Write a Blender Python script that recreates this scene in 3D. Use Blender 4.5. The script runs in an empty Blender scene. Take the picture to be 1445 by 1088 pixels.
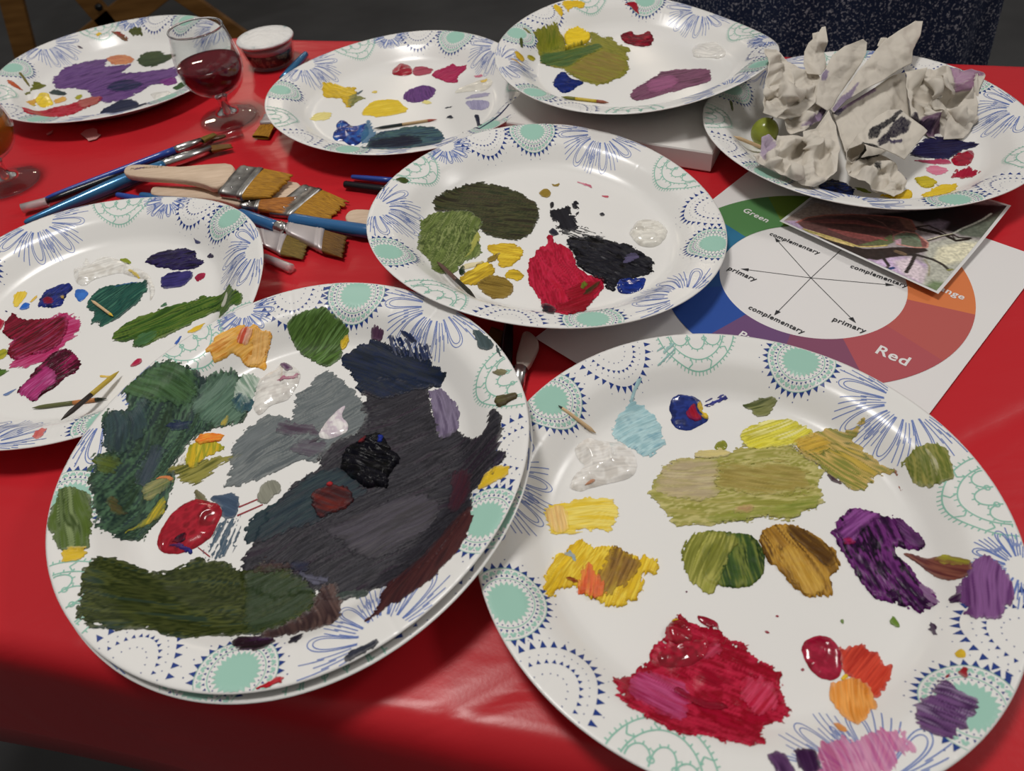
import bpy, bmesh, math, random
import numpy as np
from mathutils import Vector, Matrix
from mathutils.geometry import delaunay_2d_cdt
random.seed(7)
C = bpy.context.scene.collection
SC = bpy.context.scene

# ---- plate surface (metres, plate-local) ----
PR = np.array([(0,0),(.0855,0),(.0905,.0006),(.0955,.0034),(.1015,.0088),(.1075,.0139),(.1115,.0158),(.118,.0172),(.1245,.0188),(.1272,.0193),(.1288,.0187)])
_rr = np.linspace(0,.135,1351)
_zz = np.interp(_rr,PR[:,0],PR[:,1])
_k = np.exp(-.5*(np.arange(-40,41)/13.)**2); _k/=_k.sum()
_zs = np.convolve(np.pad(_zz,40,mode='edge'),_k,'valid')
RP = .1285
def plate_z(q,x,y):
    """height of the plate's upper face over its own centre; q = tilt x, tilt y, warp terms"""
    r=np.hypot(x,y); th=np.arctan2(y,x); tx,ty,c2,s2,c3,s3=q
    w=c2*np.cos(2*th)+s2*np.sin(2*th)+c3*np.cos(3*th)+s3*np.sin(3*th)
    return np.interp(r,_rr,_zs)+tx*x+ty*y+w*(r/RP)**2

# ---- measured layout: metres on the table; plate drawings and paint outlines in tenths of a millimetre on their own plate ----
CAM={'f': 1027.407, 'pitch': 0.817325, 'roll': -0.116497, 'h': 0.33243}
PLATES={'MD':([0.03938, 0.4488, 0.01255],[-0.10429, -0.01132, -0.00295, 0.00261, -0.00024, -0.00109],145),'BR':([0.10093, 0.18951, 0.00232],[-0.01246, -0.00481, -0.0005, 0.00074, 0.00098, -0.00046],0),'BL':([-0.12162, 0.25553, 0.01439],[0.04269, 0.03596, 0.0004, -0.00085, -0.00108, -0.00238],132),'LF':([-0.29146, 0.41684, 0.00526],[0.03308, 0.04224, 0.00075, -0.00024, 0.00237, 0.00238],96),'TL':([-0.07452, 0.70229, 0.00443],[-0.03642, 0.00497, -0.00061, 0.00207, -0.00131, -0.00025],117),'NP':([0.30861, 0.53319, 0.00834],[-0.01253, -0.00637, -4e-05, 0.00185, -0.00139, -0.00016],80),'FL':([-0.39663, 0.84461, 0.00334],[-0.01612, 0.02596, -0.00037, 0.00113, -0.001, 0.00101],116),'TC':([0.14778, 0.6771, 0.02707],[-0.02424, -0.01648, -0.00268, -0.00531, -0.00103, -0.0026],18)}
PAINT={
'MD':[
('smear','dark olive brown oval','2f2b22 3a3a26 4a4a30 2a3322 433b2c',-14,0.6,1.4,'smear',[-855,453,-818,527,-727,617,-633,684,-507,748,-411,772,-446,722,-351,720,-241,649,-153,584,-90,485,-38,399,-25,290,-63,169,-94,68,-141,-15,-223,-78,-317,-55,-391,-24,-464,33,-516,152,-587,341,-767,380,-825,390,-832,441]),
('smear','olive green disc','56652f 6b7a40 3f4c24 7f8a52 4a5a2a',-107,0.7,1.2,'smear',[-939,191,-874,308,-806,370,-687,362,-567,358,-492,240,-467,166,-510,80,-512,-58,-491,-194,-536,-257,-611,-301,-668,-377,-706,-454,-785,-464,-843,-447,-856,-316,-909,-233,-943,-186,-939,11,-931,119]),
('smear','pale yellow streak','b5b060 9a9a48',78,0.3,0.8,'over1',[-589,-204,-542,13,-505,80,-514,-92,-571,-222,-648,-299]),
('smear','yellow dab','cfae1c b8941a d8ba28',-13,1.0,0.9,'thick',[-460,-147,-435,-115,-302,-106,-203,-162,-207,-258,-265,-335,-324,-395,-388,-392,-380,-282,-423,-231]),
('smear','small yellow dab','cfae1c a38418',-12,0.9,0.7,'thick',[-355,-493,-327,-433,-272,-420,-223,-476,-237,-535,-275,-556,-335,-524]),
('smear','yellow smear','c9a71c a38418 d8ba28',38,1.2,1.0,'thick',[-673,-558,-644,-488,-560,-399,-502,-323,-423,-375,-420,-468,-478,-541,-552,-598,-604,-588]),
('smear','ochre oval','7d6526 8f7630 6a5420',-21,0.8,0.8,'smear',[-552,-598,-495,-525,-421,-483,-344,-531,-301,-607,-322,-693,-369,-749,-439,-757,-504,-703]),
('stroke','beige stroke','c9bd92 d4caa4',20,0.7,0.3,'smear',[-659,-378,-612,-333,-502,-323,-485,-348,-596,-397,-651,-418]),
('stroke','ochre stem','8f7a2c 7d6526',47,0.8,0.5,'smear',[-467,-341,-454,-278,-415,-248,-372,-234,-389,-282,-420,-328]),
('smear','dark green dab','24331f 1d2a1a',-85,0.6,0.6,'smear',[-669,-409,-631,-364,-626,-458,-662,-487]),
('smear','crimson leaf','a8142e b82040 8f0f26 b01a38',-80,1.0,0.9,'thick',[-187,-356,-168,-297,-118,-284,-115,-209,-69,-164,-14,-152,-10,-42,7,-11,35,-44,35,-123,96,-141,139,-220,158,-311,149,-399,199,-474,249,-546,313,-577,303,-659,259,-739,188,-816,112,-940,15,-1131,-51,-1110,-112,-919,-142,-819,-154,-698,-201,-586,-187,-487]),
('smear','dark red edge','8c1424 7a0c1c',29,0.8,1.0,'over1',[31,-690,189,-600,276,-589,298,-659,157,-856,53,-1132,-40,-1082,-54,-834,56,-812]),
('fleck','green spot','4f6a1a 6a7a20',-88,0.5,0.5,'over2',[146,-654,182,-586,199,-642,159,-681]),
('fleck','dark olive spot','40331c 30301c',39,0.5,0.5,'over2',[141,-748,193,-683,293,-590,275,-644,193,-736]),
('smear','black corner','26242a 1c1a20',-22,0.6,0.8,'smear',[-142,-819,-94,-833,-49,-862,-82,-1110,-127,-1100]),
('smear','glossy black mass','131317 1e1e24 2a2a30 0c0c0f',-34,1.6,1.4,'wetlump',[129,-96,161,-66,282,-55,408,-74,488,-139,577,-157,649,-250,717,-356,686,-458,685,-502,591,-528,542,-555,470,-567,394,-648,378,-689,324,-660,313,-577,257,-547,204,-445,160,-385,166,-282,144,-190]),
('smear','painted-in violet grey sheen on the black','5a5474 48445c',16,0.3,0.8,'over2',[526,-323,580,-279,625,-325,559,-383,485,-396]),  # gloss of the wet black, put in as a violet grey colour
('smear','dry black print','1f1f24 2a2a30',-82,0.5,1.6,'smear',[40,266,82,331,139,328,194,376,228,341,206,258,232,240,278,289,237,341,247,408,278,424,273,322,273,255,216,191,248,91,223,44,128,32,79,82,108,163,63,181]),
('smear','dry black strokes','1f1f24 2a2a30',-31,0.4,2.2,'dry',[100,33,149,47,293,74,341,23,429,-59,311,-103,131,-80]),
('fleck','black dab','1f1f24',-87,0.4,0.3,'smear',[63,400,90,433,96,364,63,332]),
('fleck','black dab','2a2a36',-31,0.4,0.3,'smear',[13,37,51,84,87,1,56,-29,21,-12]),
('fleck','black dot','26262e',-31,0.4,0.1,'smear',[426,251,459,275,471,233,438,214]),
('blob','thick royal blue stroke','16296e 1d3588 122260',7,2.6,0.2,'wet',[397,-635,433,-580,497,-561,530,-569,627,-543,578,-672,537,-705,463,-734,399,-716]),
('blob','thick white swirl','d2cfc6 dad7ce c8c4ba',9,9.0,0.2,'wetswirl',[609,-15,646,49,699,146,793,161,875,139,908,17,874,-70,807,-160,734,-198,656,-174,626,-95,623,-63]),
('fleck','ochre dab','8a7228 9a8030',37,0.6,0.3,'smear',[-6,552,32,614,79,611,92,545,63,483,15,504]),
('fleck','ochre dash','8a7228',-4,0.4,0.3,'smear',[109,684,143,663,179,698,167,643,125,642]),
('stroke','pink streak','c98090 b85a70',-47,0.2,0.6,'smear',[309,702,394,664,423,654,429,601,400,637]),
('stroke','red dash','b84a5a',-11,0.3,0.3,'smear',[477,500,551,494,531,465]),
('fleck','dark green dab on the rim','3a4a20',27,0.5,0.4,'smear',[-1108,590,-1059,622,-1020,620,-1001,573,-1040,542]),
('fleck','olive dab on the rim','3c3a20',65,0.5,0.4,'smear',[-1155,550,-1193,474,-1195,422,-1180,493]),
],
'BR':[
('wash','light blue scrubbed paint','8fb4bb a9c8cc 7ba3b0',28,0.5,1.2,'lump',[-456,769,-409,826,-352,886,-316,932,-310,911,-239,887,-199,808,-181,746,-195,666,-175,594,-209,605,-249,582,-295,533,-342,562,-362,598,-401,627,-412,662,-467,705]),
('stroke','thin light blue trail','86aab2 9dbdc2',61,0.3,0.3,'thin',[-321,932,-300,968,-269,1016,-239,1024,-253,999,-287,962,-312,911]),
('stroke','teal dab on the rim','86b0ac 94bab5',40,0.4,0.5,'dry',[-123,1183,-96,1197,-14,1226,16,1207,-35,1130,-113,1071,-140,1077]),
('blob','thick glossy white paint','d6d2cc e0ddd8 ccc7c0',5,8.0,0.4,'wet',[-700,628,-663,668,-604,705,-535,680,-423,653,-375,578,-368,500,-396,428,-445,398,-551,387,-656,371,-719,355,-761,391,-740,446,-698,493,-651,519,-688,565]),
('fleck','orange fleck in the white','b5703f',23,0.5,0.1,'over4',[-689,381,-652,402,-616,407,-628,388]),
('blob','thick royal blue paint','1c2a68 22347c 18245a',-23,5.0,0.2,'wet',[-108,861,-79,925,-28,945,58,923,97,886,72,810,102,765,90,740,25,708,-33,683,-99,706,-120,768,-100,806]),
('blob','crimson in the blue','a3182f 8a1228',-83,1.2,0.3,'over4',[-25,796,9,846,44,861,39,801,67,750,22,736,-23,762]),
('blob','yellow in the blue','cfa81c d8b81f',-84,1.2,0.4,'over4',[49,841,82,888,93,868,74,817,107,785,92,746,60,764,77,789,57,812]),
('stroke','violet blue dash','26256b 3a3f8f 2b2a55',16,0.6,0.5,'dry',[99,873,159,904,234,911,258,878,241,853,179,856,123,844,100,854]),
('smear','small olive dab','5f6636 7d7f4d 3f4a22',6,0.6,0.6,'smear',[312,829,371,835,434,848,507,822,507,800,478,779,457,742,402,731,364,757,366,783]),
('smear','broad olive and beige smear','a39a55 8f8d3f b9b070 8b8a3a',-3,0.7,2.0,'smear',[-348,303,-282,387,-228,452,-170,492,-60,496,49,463,158,498,197,530,274,520,453,521,516,474,551,407,617,325,587,270,547,241,540,162,498,112,421,78,345,45,241,64,222,88,113,64,22,65,-87,69,-177,75,-271,66,-262,124,-290,183,-321,254]),
('smear','beige end of the smear','b5a57c a89878 bcae88',-1,0.4,1.5,'over1',[-316,322,-231,440,-129,499,41,470,76,435,52,366,5,302,23,230,-104,213,-229,241,-305,286]),
('smear','tan olive streaks','94843f a08f4e 8a7c3c',-13,0.4,3.0,'over1',[84,446,301,417,479,368,515,257,473,193,231,203,100,266,23,299]),
('smear','greener lower edge','7d8432 8f9440 6d7a2a',-1,0.5,1.2,'over1',[-94,113,37,117,211,139,348,132,461,161,536,162,494,112,421,78,345,45,241,64,222,88,113,64,23,71,-68,72]),
('smear','bright yellow smear','c9bd1e d4cb45 b3aa2a e0d98a',18,0.9,0.8,'smear',[243,614,301,671,389,693,474,701,551,688,596,642,659,592,628,535,529,510,487,503,388,504,306,497,261,509,247,562]),
('smear','olive fan strokes','7f8138 a89349 c2a45d 5f6a2c b59a3e',-53,0.8,2.2,'smear',[529,510,655,581,744,565,819,520,874,544,891,545,873,508,833,474,830,436,879,350,929,230,898,257,829,213,804,200,735,169,677,235,609,303,584,390,527,448]),
('smear','ochre strokes','c2a03a b5912f 9a8434',12,0.4,1.2,'over1',[510,538,651,569,712,496,704,448,597,426,536,446]),
('blob','olive knob','8d9030 7d8028',-8,2.0,0.2,'wet',[73,547,104,587,146,594,155,555,136,526,87,526]),
('smear','pale beige lumps','c9b978 bcae78',-8,0.8,0.8,'smear',[-43,525,31,540,154,517,148,480,51,469,-46,494]),
('smear','pink tint','b08a63 a8895a',6,0.2,1.0,'over1',[64,147,124,161,166,145,144,104,71,108]),
('stroke','dark maroon tail','3c2230 4a3034',-51,0.4,0.4,'smear',[616,296,641,263,668,224,646,227,618,254]),
('smear','green square dab','6f7330 838343 5e6a26 97914a',-98,0.8,1.0,'smear',[971,249,1019,285,1075,303,1162,283,1177,222,1153,147,1145,75,1099,71,1053,71,993,95,990,167,971,218]),
('stroke','pale streak','b9b38e c9c3ae',-95,0.4,0.3,'over1',[1081,280,1094,261,1105,189,1080,106,1069,113,1079,200]),
('smear','yellow stroke','d9b923 e3cf63 d4b83a',-1,0.5,1.4,'smear',[-918,257,-898,271,-820,292,-729,298,-703,311,-648,297,-555,284,-535,236,-536,181,-564,130,-598,92,-651,105,-712,129,-760,114,-827,102,-880,117,-907,157,-913,218]),
('smear','peach end','dfbd7c d9b06a cf9a5d',-88,0.4,0.6,'over1',[-908,259,-821,287,-795,228,-802,115,-880,117,-906,168]),
('smear','yellow and brown smear','d9b411 c79f0f e0c438 d0a810',-121,1.4,1.4,'thick',[-965,-208,-938,-105,-897,-17,-821,12,-779,48,-740,64,-703,11,-631,7,-571,-11,-503,-76,-477,-120,-459,-77,-402,-99,-397,-159,-419,-176,-459,-161,-494,-243,-530,-295,-624,-339,-689,-326,-709,-292,-732,-275,-770,-247,-806,-195,-876,-198,-922,-225,-926,-262,-959,-263]),
('smear','brown band','7b5a2e 8f6b33 6f5028',-122,0.4,2.0,'over2',[-651,-107,-618,-20,-562,-7,-521,-74,-483,-129,-504,-165,-575,-214,-652,-261,-694,-256,-699,-179]),
('smear','orange red dab','c9522c d8673a c2603a',-104,0.5,1.0,'over2',[-799,-205,-755,-93,-727,-82,-710,-139,-670,-212,-696,-265,-741,-278,-770,-247,-808,-237]),
('fleck','dark red fleck','7a1c18',-7,0.3,0.3,'over2',[-861,-150,-817,-150,-795,-182,-829,-177]),
('fleck','blue grey fleck','7f9bb0',-8,0.2,0.4,'over2',[-852,-20,-813,6,-805,-6,-787,-64,-801,-67,-814,-35]),
('smear','dark green oval','2f4522 3d5527 6d7733 223618',-97,1.0,0.5,'thick',[-127,30,-32,12,54,-4,117,-33,138,-107,126,-185,89,-257,25,-296,-52,-297,-124,-279,-183,-244,-173,-108]),
('smear','light olive strokes','8e8f3a a3a04f 7d7f33 6f7228',-117,0.8,1.2,'over1',[-263,-97,-217,-1,-164,29,-110,27,-2,-8,30,-53,-22,-107,-84,-198,-130,-269,-170,-320,-200,-307,-218,-277,-267,-233,-276,-165]),
('smear','brown and ochre oval','7d5a22 9a6f22 b58a32 5e4019',-80,1.2,0.9,'thick',[143,-46,186,0,247,19,310,16,355,-11,409,-59,455,-126,487,-170,477,-227,455,-273,399,-294,410,-332,359,-399,325,-377,269,-393,247,-359,221,-337,204,-289,181,-229,146,-177,132,-126]),
('smear','ochre strokes','b0852b c29a40 a67a26',-80,0.5,1.4,'over1',[213,-136,294,-106,343,-191,372,-253,374,-337,333,-378,273,-380,232,-330,205,-261]),
('smear','dark brown edge','5a3d18 4a3014',-55,0.5,0.6,'over1',[289,8,377,-24,455,-126,476,-208,405,-257,376,-195,328,-110,294,-55]),
('smear','dark purple blob','2a1030 4a1c50 6b2f70 1a0a1e 34143a',-85,1.4,1.0,'wetlump',[494,-60,528,-54,556,-5,649,68,728,36,797,5,864,-26,896,-107,916,-168,897,-212,837,-200,782,-168,761,-234,782,-266,805,-326,795,-381,827,-441,814,-508,766,-507,740,-528,706,-485,639,-450,579,-434,546,-395,535,-320,519,-233,506,-133,512,-93]),
('smear','lilac purple edge','7b3f80 8a4a8f 6b2f70',27,0.4,1.0,'over1',[532,-55,649,68,728,36,786,1,672,-52,581,-142,539,-117]),
('fleck','crimson spot','8c1440 a01a50',-7,0.3,0.6,'over1',[534,-106,580,-102,590,-143,538,-142]),
('smear','purple lobe','5d3563 4a2850 6d4474',-60,0.5,0.6,'over1',[826,-30,864,-26,896,-107,915,-178,889,-213,832,-175]),
('smear','pale lilac fringe','a07aa0 8f6a94',-65,0.2,1.2,'wash',[795,-381,827,-441,816,-510,770,-499]),
('smear','maroon and olive stem','5a2a2c 7d4a3c 6d3a34',-55,0.8,0.6,'smear',[790,-218,829,-219,886,-270,927,-271,973,-314,1006,-359,980,-407,931,-429,890,-407,866,-344,826,-262]),
('smear','yellow green edge','8f8a25 a09a30',-51,0.4,0.6,'over1',[898,-275,949,-281,973,-314,1008,-355,987,-379,928,-327]),
('smear','purple bloom on the rim','6a3f73 5a2f63 7e5186',-129,0.7,1.4,'smear',[856,-501,902,-487,925,-447,966,-409,1006,-359,1043,-346,1076,-367,1103,-430,1092,-491,1091,-545,1070,-584,1021,-607,962,-663,902,-631,869,-607,852,-592,886,-575,876,-536]),
('fleck','dark purple tip','34143a',9,0.5,0.3,'smear',[856,-501,883,-486,906,-490,880,-528,852,-521]),
('smear','large crimson smear','9c0f2c 86091f b51f3d 8a0a24',-32,1.3,1.8,'wetlump',[-739,-698,-648,-679,-580,-621,-524,-586,-486,-524,-447,-528,-441,-469,-399,-430,-361,-412,-318,-439,-264,-454,-203,-504,-164,-568,-96,-583,-90,-617,-36,-671,15,-708,6,-746,7,-823,1,-882,-27,-915,-83,-922,-181,-968,-155,-1008,-180,-1029,-268,-1028,-352,-999,-445,-972,-563,-921,-652,-863,-688,-821,-728,-797,-685,-773]),
('smear','magenta pink area','a83463 b34a78 96204c',-34,0.4,1.4,'over1',[-644,-679,-576,-638,-497,-678,-413,-718,-402,-798,-426,-849,-464,-918,-550,-875,-641,-817,-659,-760]),
('smear','bright red area','b5183c c23b5b a8122f',40,0.4,1.4,'over1',[-122,-717,-45,-749,-18,-805,-23,-865,-151,-882,-186,-825,-166,-759]),
('smear','rose strokes','b5405c a52a48',33,0.3,1.2,'over1',[-307,-618,-241,-551,-193,-556,-211,-604,-278,-629]),
('stroke','dark maroon streak','6e0a20 7d1026',-29,0.6,0.4,'over2',[-464,-737,-432,-732,-398,-782,-329,-812,-256,-826,-248,-850,-338,-843,-404,-806,-462,-761]),
('blob','raised crimson dollop','8a0a22 9a1028 7a061c',-25,6.0,0.2,'wet',[-441,-469,-400,-434,-342,-437,-317,-500,-338,-549,-389,-560,-431,-530]),
('blob','wet crimson ridges','900c26 7d0820 a3142f',30,2.6,0.5,'wet',[-509,-588,-436,-554,-318,-534,-252,-533,-270,-598,-347,-646,-444,-652,-494,-630]),
('fleck','crimson flap','8f0e2a 7a0a22',-37,1.5,0.3,'wet',[-274,-414,-239,-422,-189,-454,-193,-497,-203,-474,-237,-479,-270,-445]),
('fleck','yellow fleck','d2ae1c',16,1.0,0.2,'over6',[-404,-434,-381,-423,-360,-426,-371,-435]),
('blob','glossy crimson disc','8c0f2c a3183a 7d0a24',-37,3.0,0.2,'wet',[145,-619,172,-589,237,-567,289,-581,313,-621,311,-678,277,-753,229,-775,181,-758,150,-716,144,-668]),
('smear','red orange leaf','b8311f c5402a a92a1c',38,0.8,0.9,'smear',[313,-621,335,-648,366,-631,415,-628,434,-659,474,-680,472,-736,510,-738,492,-773,439,-825,379,-875,359,-860,324,-773,295,-747,301,-693]),
('smear','orange leaf','d9892f e09a4a c97a22',-108,0.9,0.6,'smear',[198,-806,243,-780,310,-768,361,-794,371,-836,348,-915,303,-932,276,-965,230,-983,209,-949,199,-901,188,-858]),
('fleck','yellow spot','d9b320',14,0.8,0.3,'over2',[264,-767,295,-747,308,-764,274,-780]),
('fleck','orange drip','d08a48',-63,0.4,0.3,'smear',[149,-965,171,-965,178,-1005,164,-1011,146,-994]),
('smear','purple square on the rim','54305f 6d4a78 3d1f48 8a7595',-37,0.5,1.4,'smear',[441,-998,487,-949,555,-923,589,-879,639,-859,651,-897,666,-931,689,-964,682,-1000,624,-1041,595,-1058,555,-1081,528,-1105,501,-1080,458,-1060,430,-1034]),
('fleck','red fleck','8c1a24',15,0.4,0.3,'smear',[634,-857,659,-838,679,-836,650,-863]),
('fleck','red fleck','8c1a24',-53,0.4,0.4,'smear',[695,-849,721,-821,740,-835,712,-873]),
('blob','yellow drop','d0ab12',-22,1.2,0.2,'wet',[731,-759,763,-743,770,-765,752,-791,730,-778]),
('wash','pink wash','c9629a d893b8 b84c86',-91,0.2,2.4,'wash',[18,-1068,107,-1060,203,-1050,290,-1041,348,-1036,373,-1090,295,-1135,244,-1209,-32,-1192]),
('smear','dark purple stroke','3c2144 62406a 4a2a52',-84,0.4,0.8,'smear',[-181,-1083,-147,-1071,-113,-1089,-103,-1149,-114,-1178,-176,-1159]),
('smear','dark purple stroke','33193a 45284c',-98,0.4,0.6,'smear',[-70,-1066,11,-1067,-5,-1162,-72,-1175,-78,-1115]),
('fleck','green fleck','5d7a22',-65,0.4,0.2,'smear',[580,-547,615,-513,623,-569,610,-572]),
('fleck','green fleck','5d7a22',-63,0.3,0.2,'smear',[366,-509,388,-505,375,-528,367,-523]),
('fleck','reddish brown dry mark','8c4a38',-92,0.2,0.8,'dry',[935,266,940,222,933,122,921,123,925,200]),
('fleck','dark specks','3a2440',-105,0.2,0.9,'dry',[721,-601,743,-579,762,-594,747,-645,722,-643]),
('fleck','red speck','8c1030',-6,0.3,0.1,'smear',[110,-713,122,-706,128,-714,116,-721]),
('fleck','plum speck','5a2040',-7,0.3,0.1,'smear',[-298,-289,-290,-283,-285,-291,-293,-297]),
('fleck','red speck','8c1030',-6,0.3,0.1,'smear',[9,-523,25,-523,33,-535,17,-535]),
('fleck','red speck','8c1030',-6,0.3,0.1,'smear',[83,-456,94,-453,101,-462,88,-464]),
],
'BL':[
('smear','tall dark green mass','2c3d2d 3c5240 24332f 4c6a50 31403f',77,0.8,2.2,'smear',[-1068,655,-1033,724,-971,810,-879,831,-789,793,-712,742,-676,731,-578,795,-489,795,-445,687,-438,570,-379,406,-486,400,-588,365,-657,338,-704,306,-758,173,-783,101,-743,21,-741,-75,-739,-167,-763,-230,-787,-292,-826,-354,-871,-360,-943,-350,-1004,-325,-1045,-254,-1109,-78,-1142,39,-1142,137,-1099,175,-1136,286,-1177,413,-1133,471,-1054,464,-1049,529,-1099,581,-1107,602]),
('smear','mid green strokes','3f5a33 4a6a44 35502d',-33,0.4,1.6,'over1',[-1117,611,-1033,724,-879,831,-730,748,-706,649,-777,563,-902,545,-1037,568]),
('smear','grey green strokes','4f6a5a 5f7a68 45604f',54,0.4,2.0,'over1',[-705,688,-579,786,-489,773,-435,627,-392,422,-534,368,-658,447,-741,570]),
('smear','slate green strokes','2f3c42 374a4d 2b3a3a',-72,0.4,1.6,'over1',[-1161,387,-1132,465,-1032,451,-1004,554,-934,514,-932,378,-991,278,-1033,158,-1099,175]),
('smear','slate streak','38434c 424c55',-99,0.4,1.6,'over1',[-946,32,-935,246,-884,295,-836,236,-847,111,-886,-7]),
('smear','navy streak','222c44 2a3550',19,0.4,1.0,'over2',[-864,424,-806,465,-730,453,-746,401,-827,399]),
('smear','olive streak','4d5a22 566428',-8,0.4,1.4,'over1',[-1148,124,-1077,154,-1023,140,-1031,30,-1094,19]),
('smear','brown olive spot','5a5030 4a4a28',-20,0.5,1.0,'over1',[-1023,-160,-1012,-93,-953,-165,-932,-193,-984,-204]),
('smear','yellow green streaks','c9ab14 8f8d22 b89d18',-110,0.5,0.9,'over1',[-918,-320,-882,-266,-833,-221,-806,-134,-772,-70,-740,-121,-749,-210,-808,-246,-876,-289]),
('smear','light olive patch','7d8050 8f8a58 6f7444',27,0.6,0.9,'over1',[-902,-19,-876,28,-805,68,-742,39,-745,-15,-803,-65,-833,-107,-875,-91]),
('fleck','orange edge','cf7a45',20,0.4,0.4,'over2',[-850,44,-805,68,-744,45,-747,15,-779,41]),
('smear','olive strokes under the yellow','73702a 8d8740 50531f',16,0.5,1.6,'smear',[-783,101,-698,137,-596,145,-443,156,-346,132,-495,102,-525,46,-591,-28,-667,-4,-723,66]),
('smear','yellow strokes','c4a416 8d8f22 d2b82e',-83,0.7,1.0,'over1',[-710,190,-687,277,-651,310,-549,278,-473,206,-531,184,-599,158,-626,87,-682,109]),
('blob','orange strokes','e0761f e08f2a d9601c',4,1.4,0.5,'over2',[-671,300,-657,338,-595,346,-503,316,-516,272,-589,266,-641,262]),
('fleck','white fleck','cfccc6',55,0.6,0.4,'over1',[-738,131,-724,205,-696,175,-707,132]),
('fleck','yellow edge','cfb01a',-94,0.4,0.5,'over1',[-534,395,-516,446,-498,471,-492,401,-508,370]),
('smear','green patch on the rim','4f6327 5f6f45 38491f 7a8a5a',-69,1.0,0.9,'smear',[-1243,-291,-1253,-193,-1255,-80,-1219,-68,-1139,-91,-1089,-122,-1058,-234,-1035,-299,-1022,-401,-1005,-455,-1059,-461,-1131,-460,-1171,-413,-1197,-360,-1228,-346]),
('smear','yellow edge below the green','d2b012 c9a818',6,0.5,0.8,'smear',[-1091,-533,-1113,-466,-1023,-445,-1006,-498,-1039,-523]),
('smear','slate stroke','3a4a5f 45566b',-30,0.4,0.6,'smear',[-510,-123,-432,-118,-373,-116,-333,-151,-325,-230,-346,-282,-405,-273,-428,-192]),
('smear','slate dry brushing','3a4f60 45596a',-105,0.3,3.0,'dry',[-444,-321,-346,-282,-288,-343,-290,-395,-357,-497,-399,-521,-452,-484]),
('stroke','olive tip','5f5a42 6d6848',-56,0.4,0.5,'smear',[-604,-50,-581,-65,-533,-108,-516,-145,-576,-136]),
('blob','thick crimson ring','8f0f22 a3172a 7a0c1c',37,3.4,0.3,'wet',[-741,-373,-740,-299,-708,-206,-653,-147,-589,-122,-516,-145,-440,-179,-410,-239,-428,-302,-444,-373,-485,-409,-527,-433,-597,-454,-674,-444,-717,-417]),
('blob','black hollow','15121f 1d1626',25,0.6,0.3,'over3',[-649,-386,-619,-348,-578,-344,-576,-396,-617,-406]),
('blob','blue edge','25307a 2a2f60',-8,0.8,0.4,'over3',[-659,-405,-607,-407,-536,-432,-537,-477,-561,-449,-632,-421]),
('stroke','thin red line','8c3038',18,0.2,0.1,'thin',[-328,-210,-231,-176,-225,-183,-325,-219]),
('stroke','thin red line','8c3038',18,0.2,0.1,'thin',[-329,-262,-196,-215,-192,-222,-326,-272]),
('stroke','thin red line','8c3038',-35,0.2,0.1,'thin',[-510,-426,-432,-492,-435,-497,-510,-432]),
('smear','grey smear','6a7072 5f6668 767b7b 565d60',31,0.7,1.6,'smear',[-449,-74,-415,15,-439,181,-417,267,-345,346,-257,409,-169,399,-87,352,-95,531,-34,575,11,623,23,679,100,693,171,621,253,536,336,370,370,298,343,210,293,180,244,151,163,139,138,56,99,24,-25,45,-120,2,-186,-35,-302,-63,-380,-74]),
('smear','plum grey streaks','4a3c4a 564656',-23,0.3,1.8,'over1',[-188,289,-173,339,-64,318,79,253,73,202,-54,225,-151,243]),
('smear','plum grey streaks','5c5660 4f4652',-22,0.3,1.8,'over1',[-106,133,-9,191,129,142,126,55,4,64]),
('stroke','dark plum stroke','35262f',25,0.4,0.4,'over1',[21,148,73,196,96,173,41,151]),
('blob','white and lilac dollop','d8d0d2 c3b5c0 e0dcda',-73,2.5,0.4,'wet',[77,214,117,298,185,379,226,399,199,323,246,250,249,198,179,165,128,161,85,181]),
('smear','khaki grey leaf','7d7d70 88887a',-69,0.8,0.5,'smear',[-234,-155,-210,-79,-153,-59,-107,-107,-102,-154,-147,-180,-171,-221,-222,-202]),
('smear','pale green and white strokes','6f8a78 b5c0b5 8a9f8f',-61,0.6,1.4,'smear',[-490,727,-441,786,-371,762,-348,684,-364,558,-435,516,-484,611]),
('smear','teal strokes','2f4a55 3f6068',71,0.5,1.0,'over1',[-509,560,-454,634,-364,558,-362,474,-426,459]),
('blob','thick white paint','d2cfc9 dad7d1 c8c3bd',10,6.0,0.5,'wet',[-357,515,-351,699,-312,749,-237,792,-219,832,-146,795,-81,714,-85,642,-119,550,-147,507,-244,492,-300,421,-338,455]),
('smear','violet streak in the white','5a3a5a 6a4a6a',-46,0.6,0.5,'over3',[-228,813,-170,808,-130,754,-160,716,-199,754]),
('stroke','mauve streak in the white','a0526f b07088',18,0.5,0.6,'over3',[-232,659,-134,681,-81,714,-90,687,-162,637]),
('smear','orange smear','d99a2f e0ae55 c98426',33,1.2,0.9,'thick',[-677,882,-634,943,-601,996,-531,1027,-460,1051,-414,1033,-364,1047,-338,1010,-280,998,-274,968,-309,908,-322,859,-310,778,-377,817,-441,829,-473,872,-527,884,-584,836,-618,835,-631,881]),
('smear','peach orange strokes','dca860 e0b068',-104,0.4,1.0,'over1',[-364,1030,-280,998,-277,968,-322,859,-377,823,-441,834,-390,930]),
('smear','red tint','c96a4a d9a58f c24a34',62,0.5,0.6,'over2',[-468,991,-425,1028,-375,1015,-391,965,-430,936,-472,933]),
('smear','green patch','3f5a26 527034 34491f 5f7f45',37,1.1,0.9,'smear',[-177,1033,-121,1075,-28,1105,42,1111,99,1090,130,1052,184,1016,230,966,206,928,169,843,161,785,97,738,63,737,-10,804,-84,863,-129,938,-152,974]),
('fleck','yellow edge','d2b014',-125,0.8,0.4,'smear',[157,908,208,941,228,914,202,877,168,857]),
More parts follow.
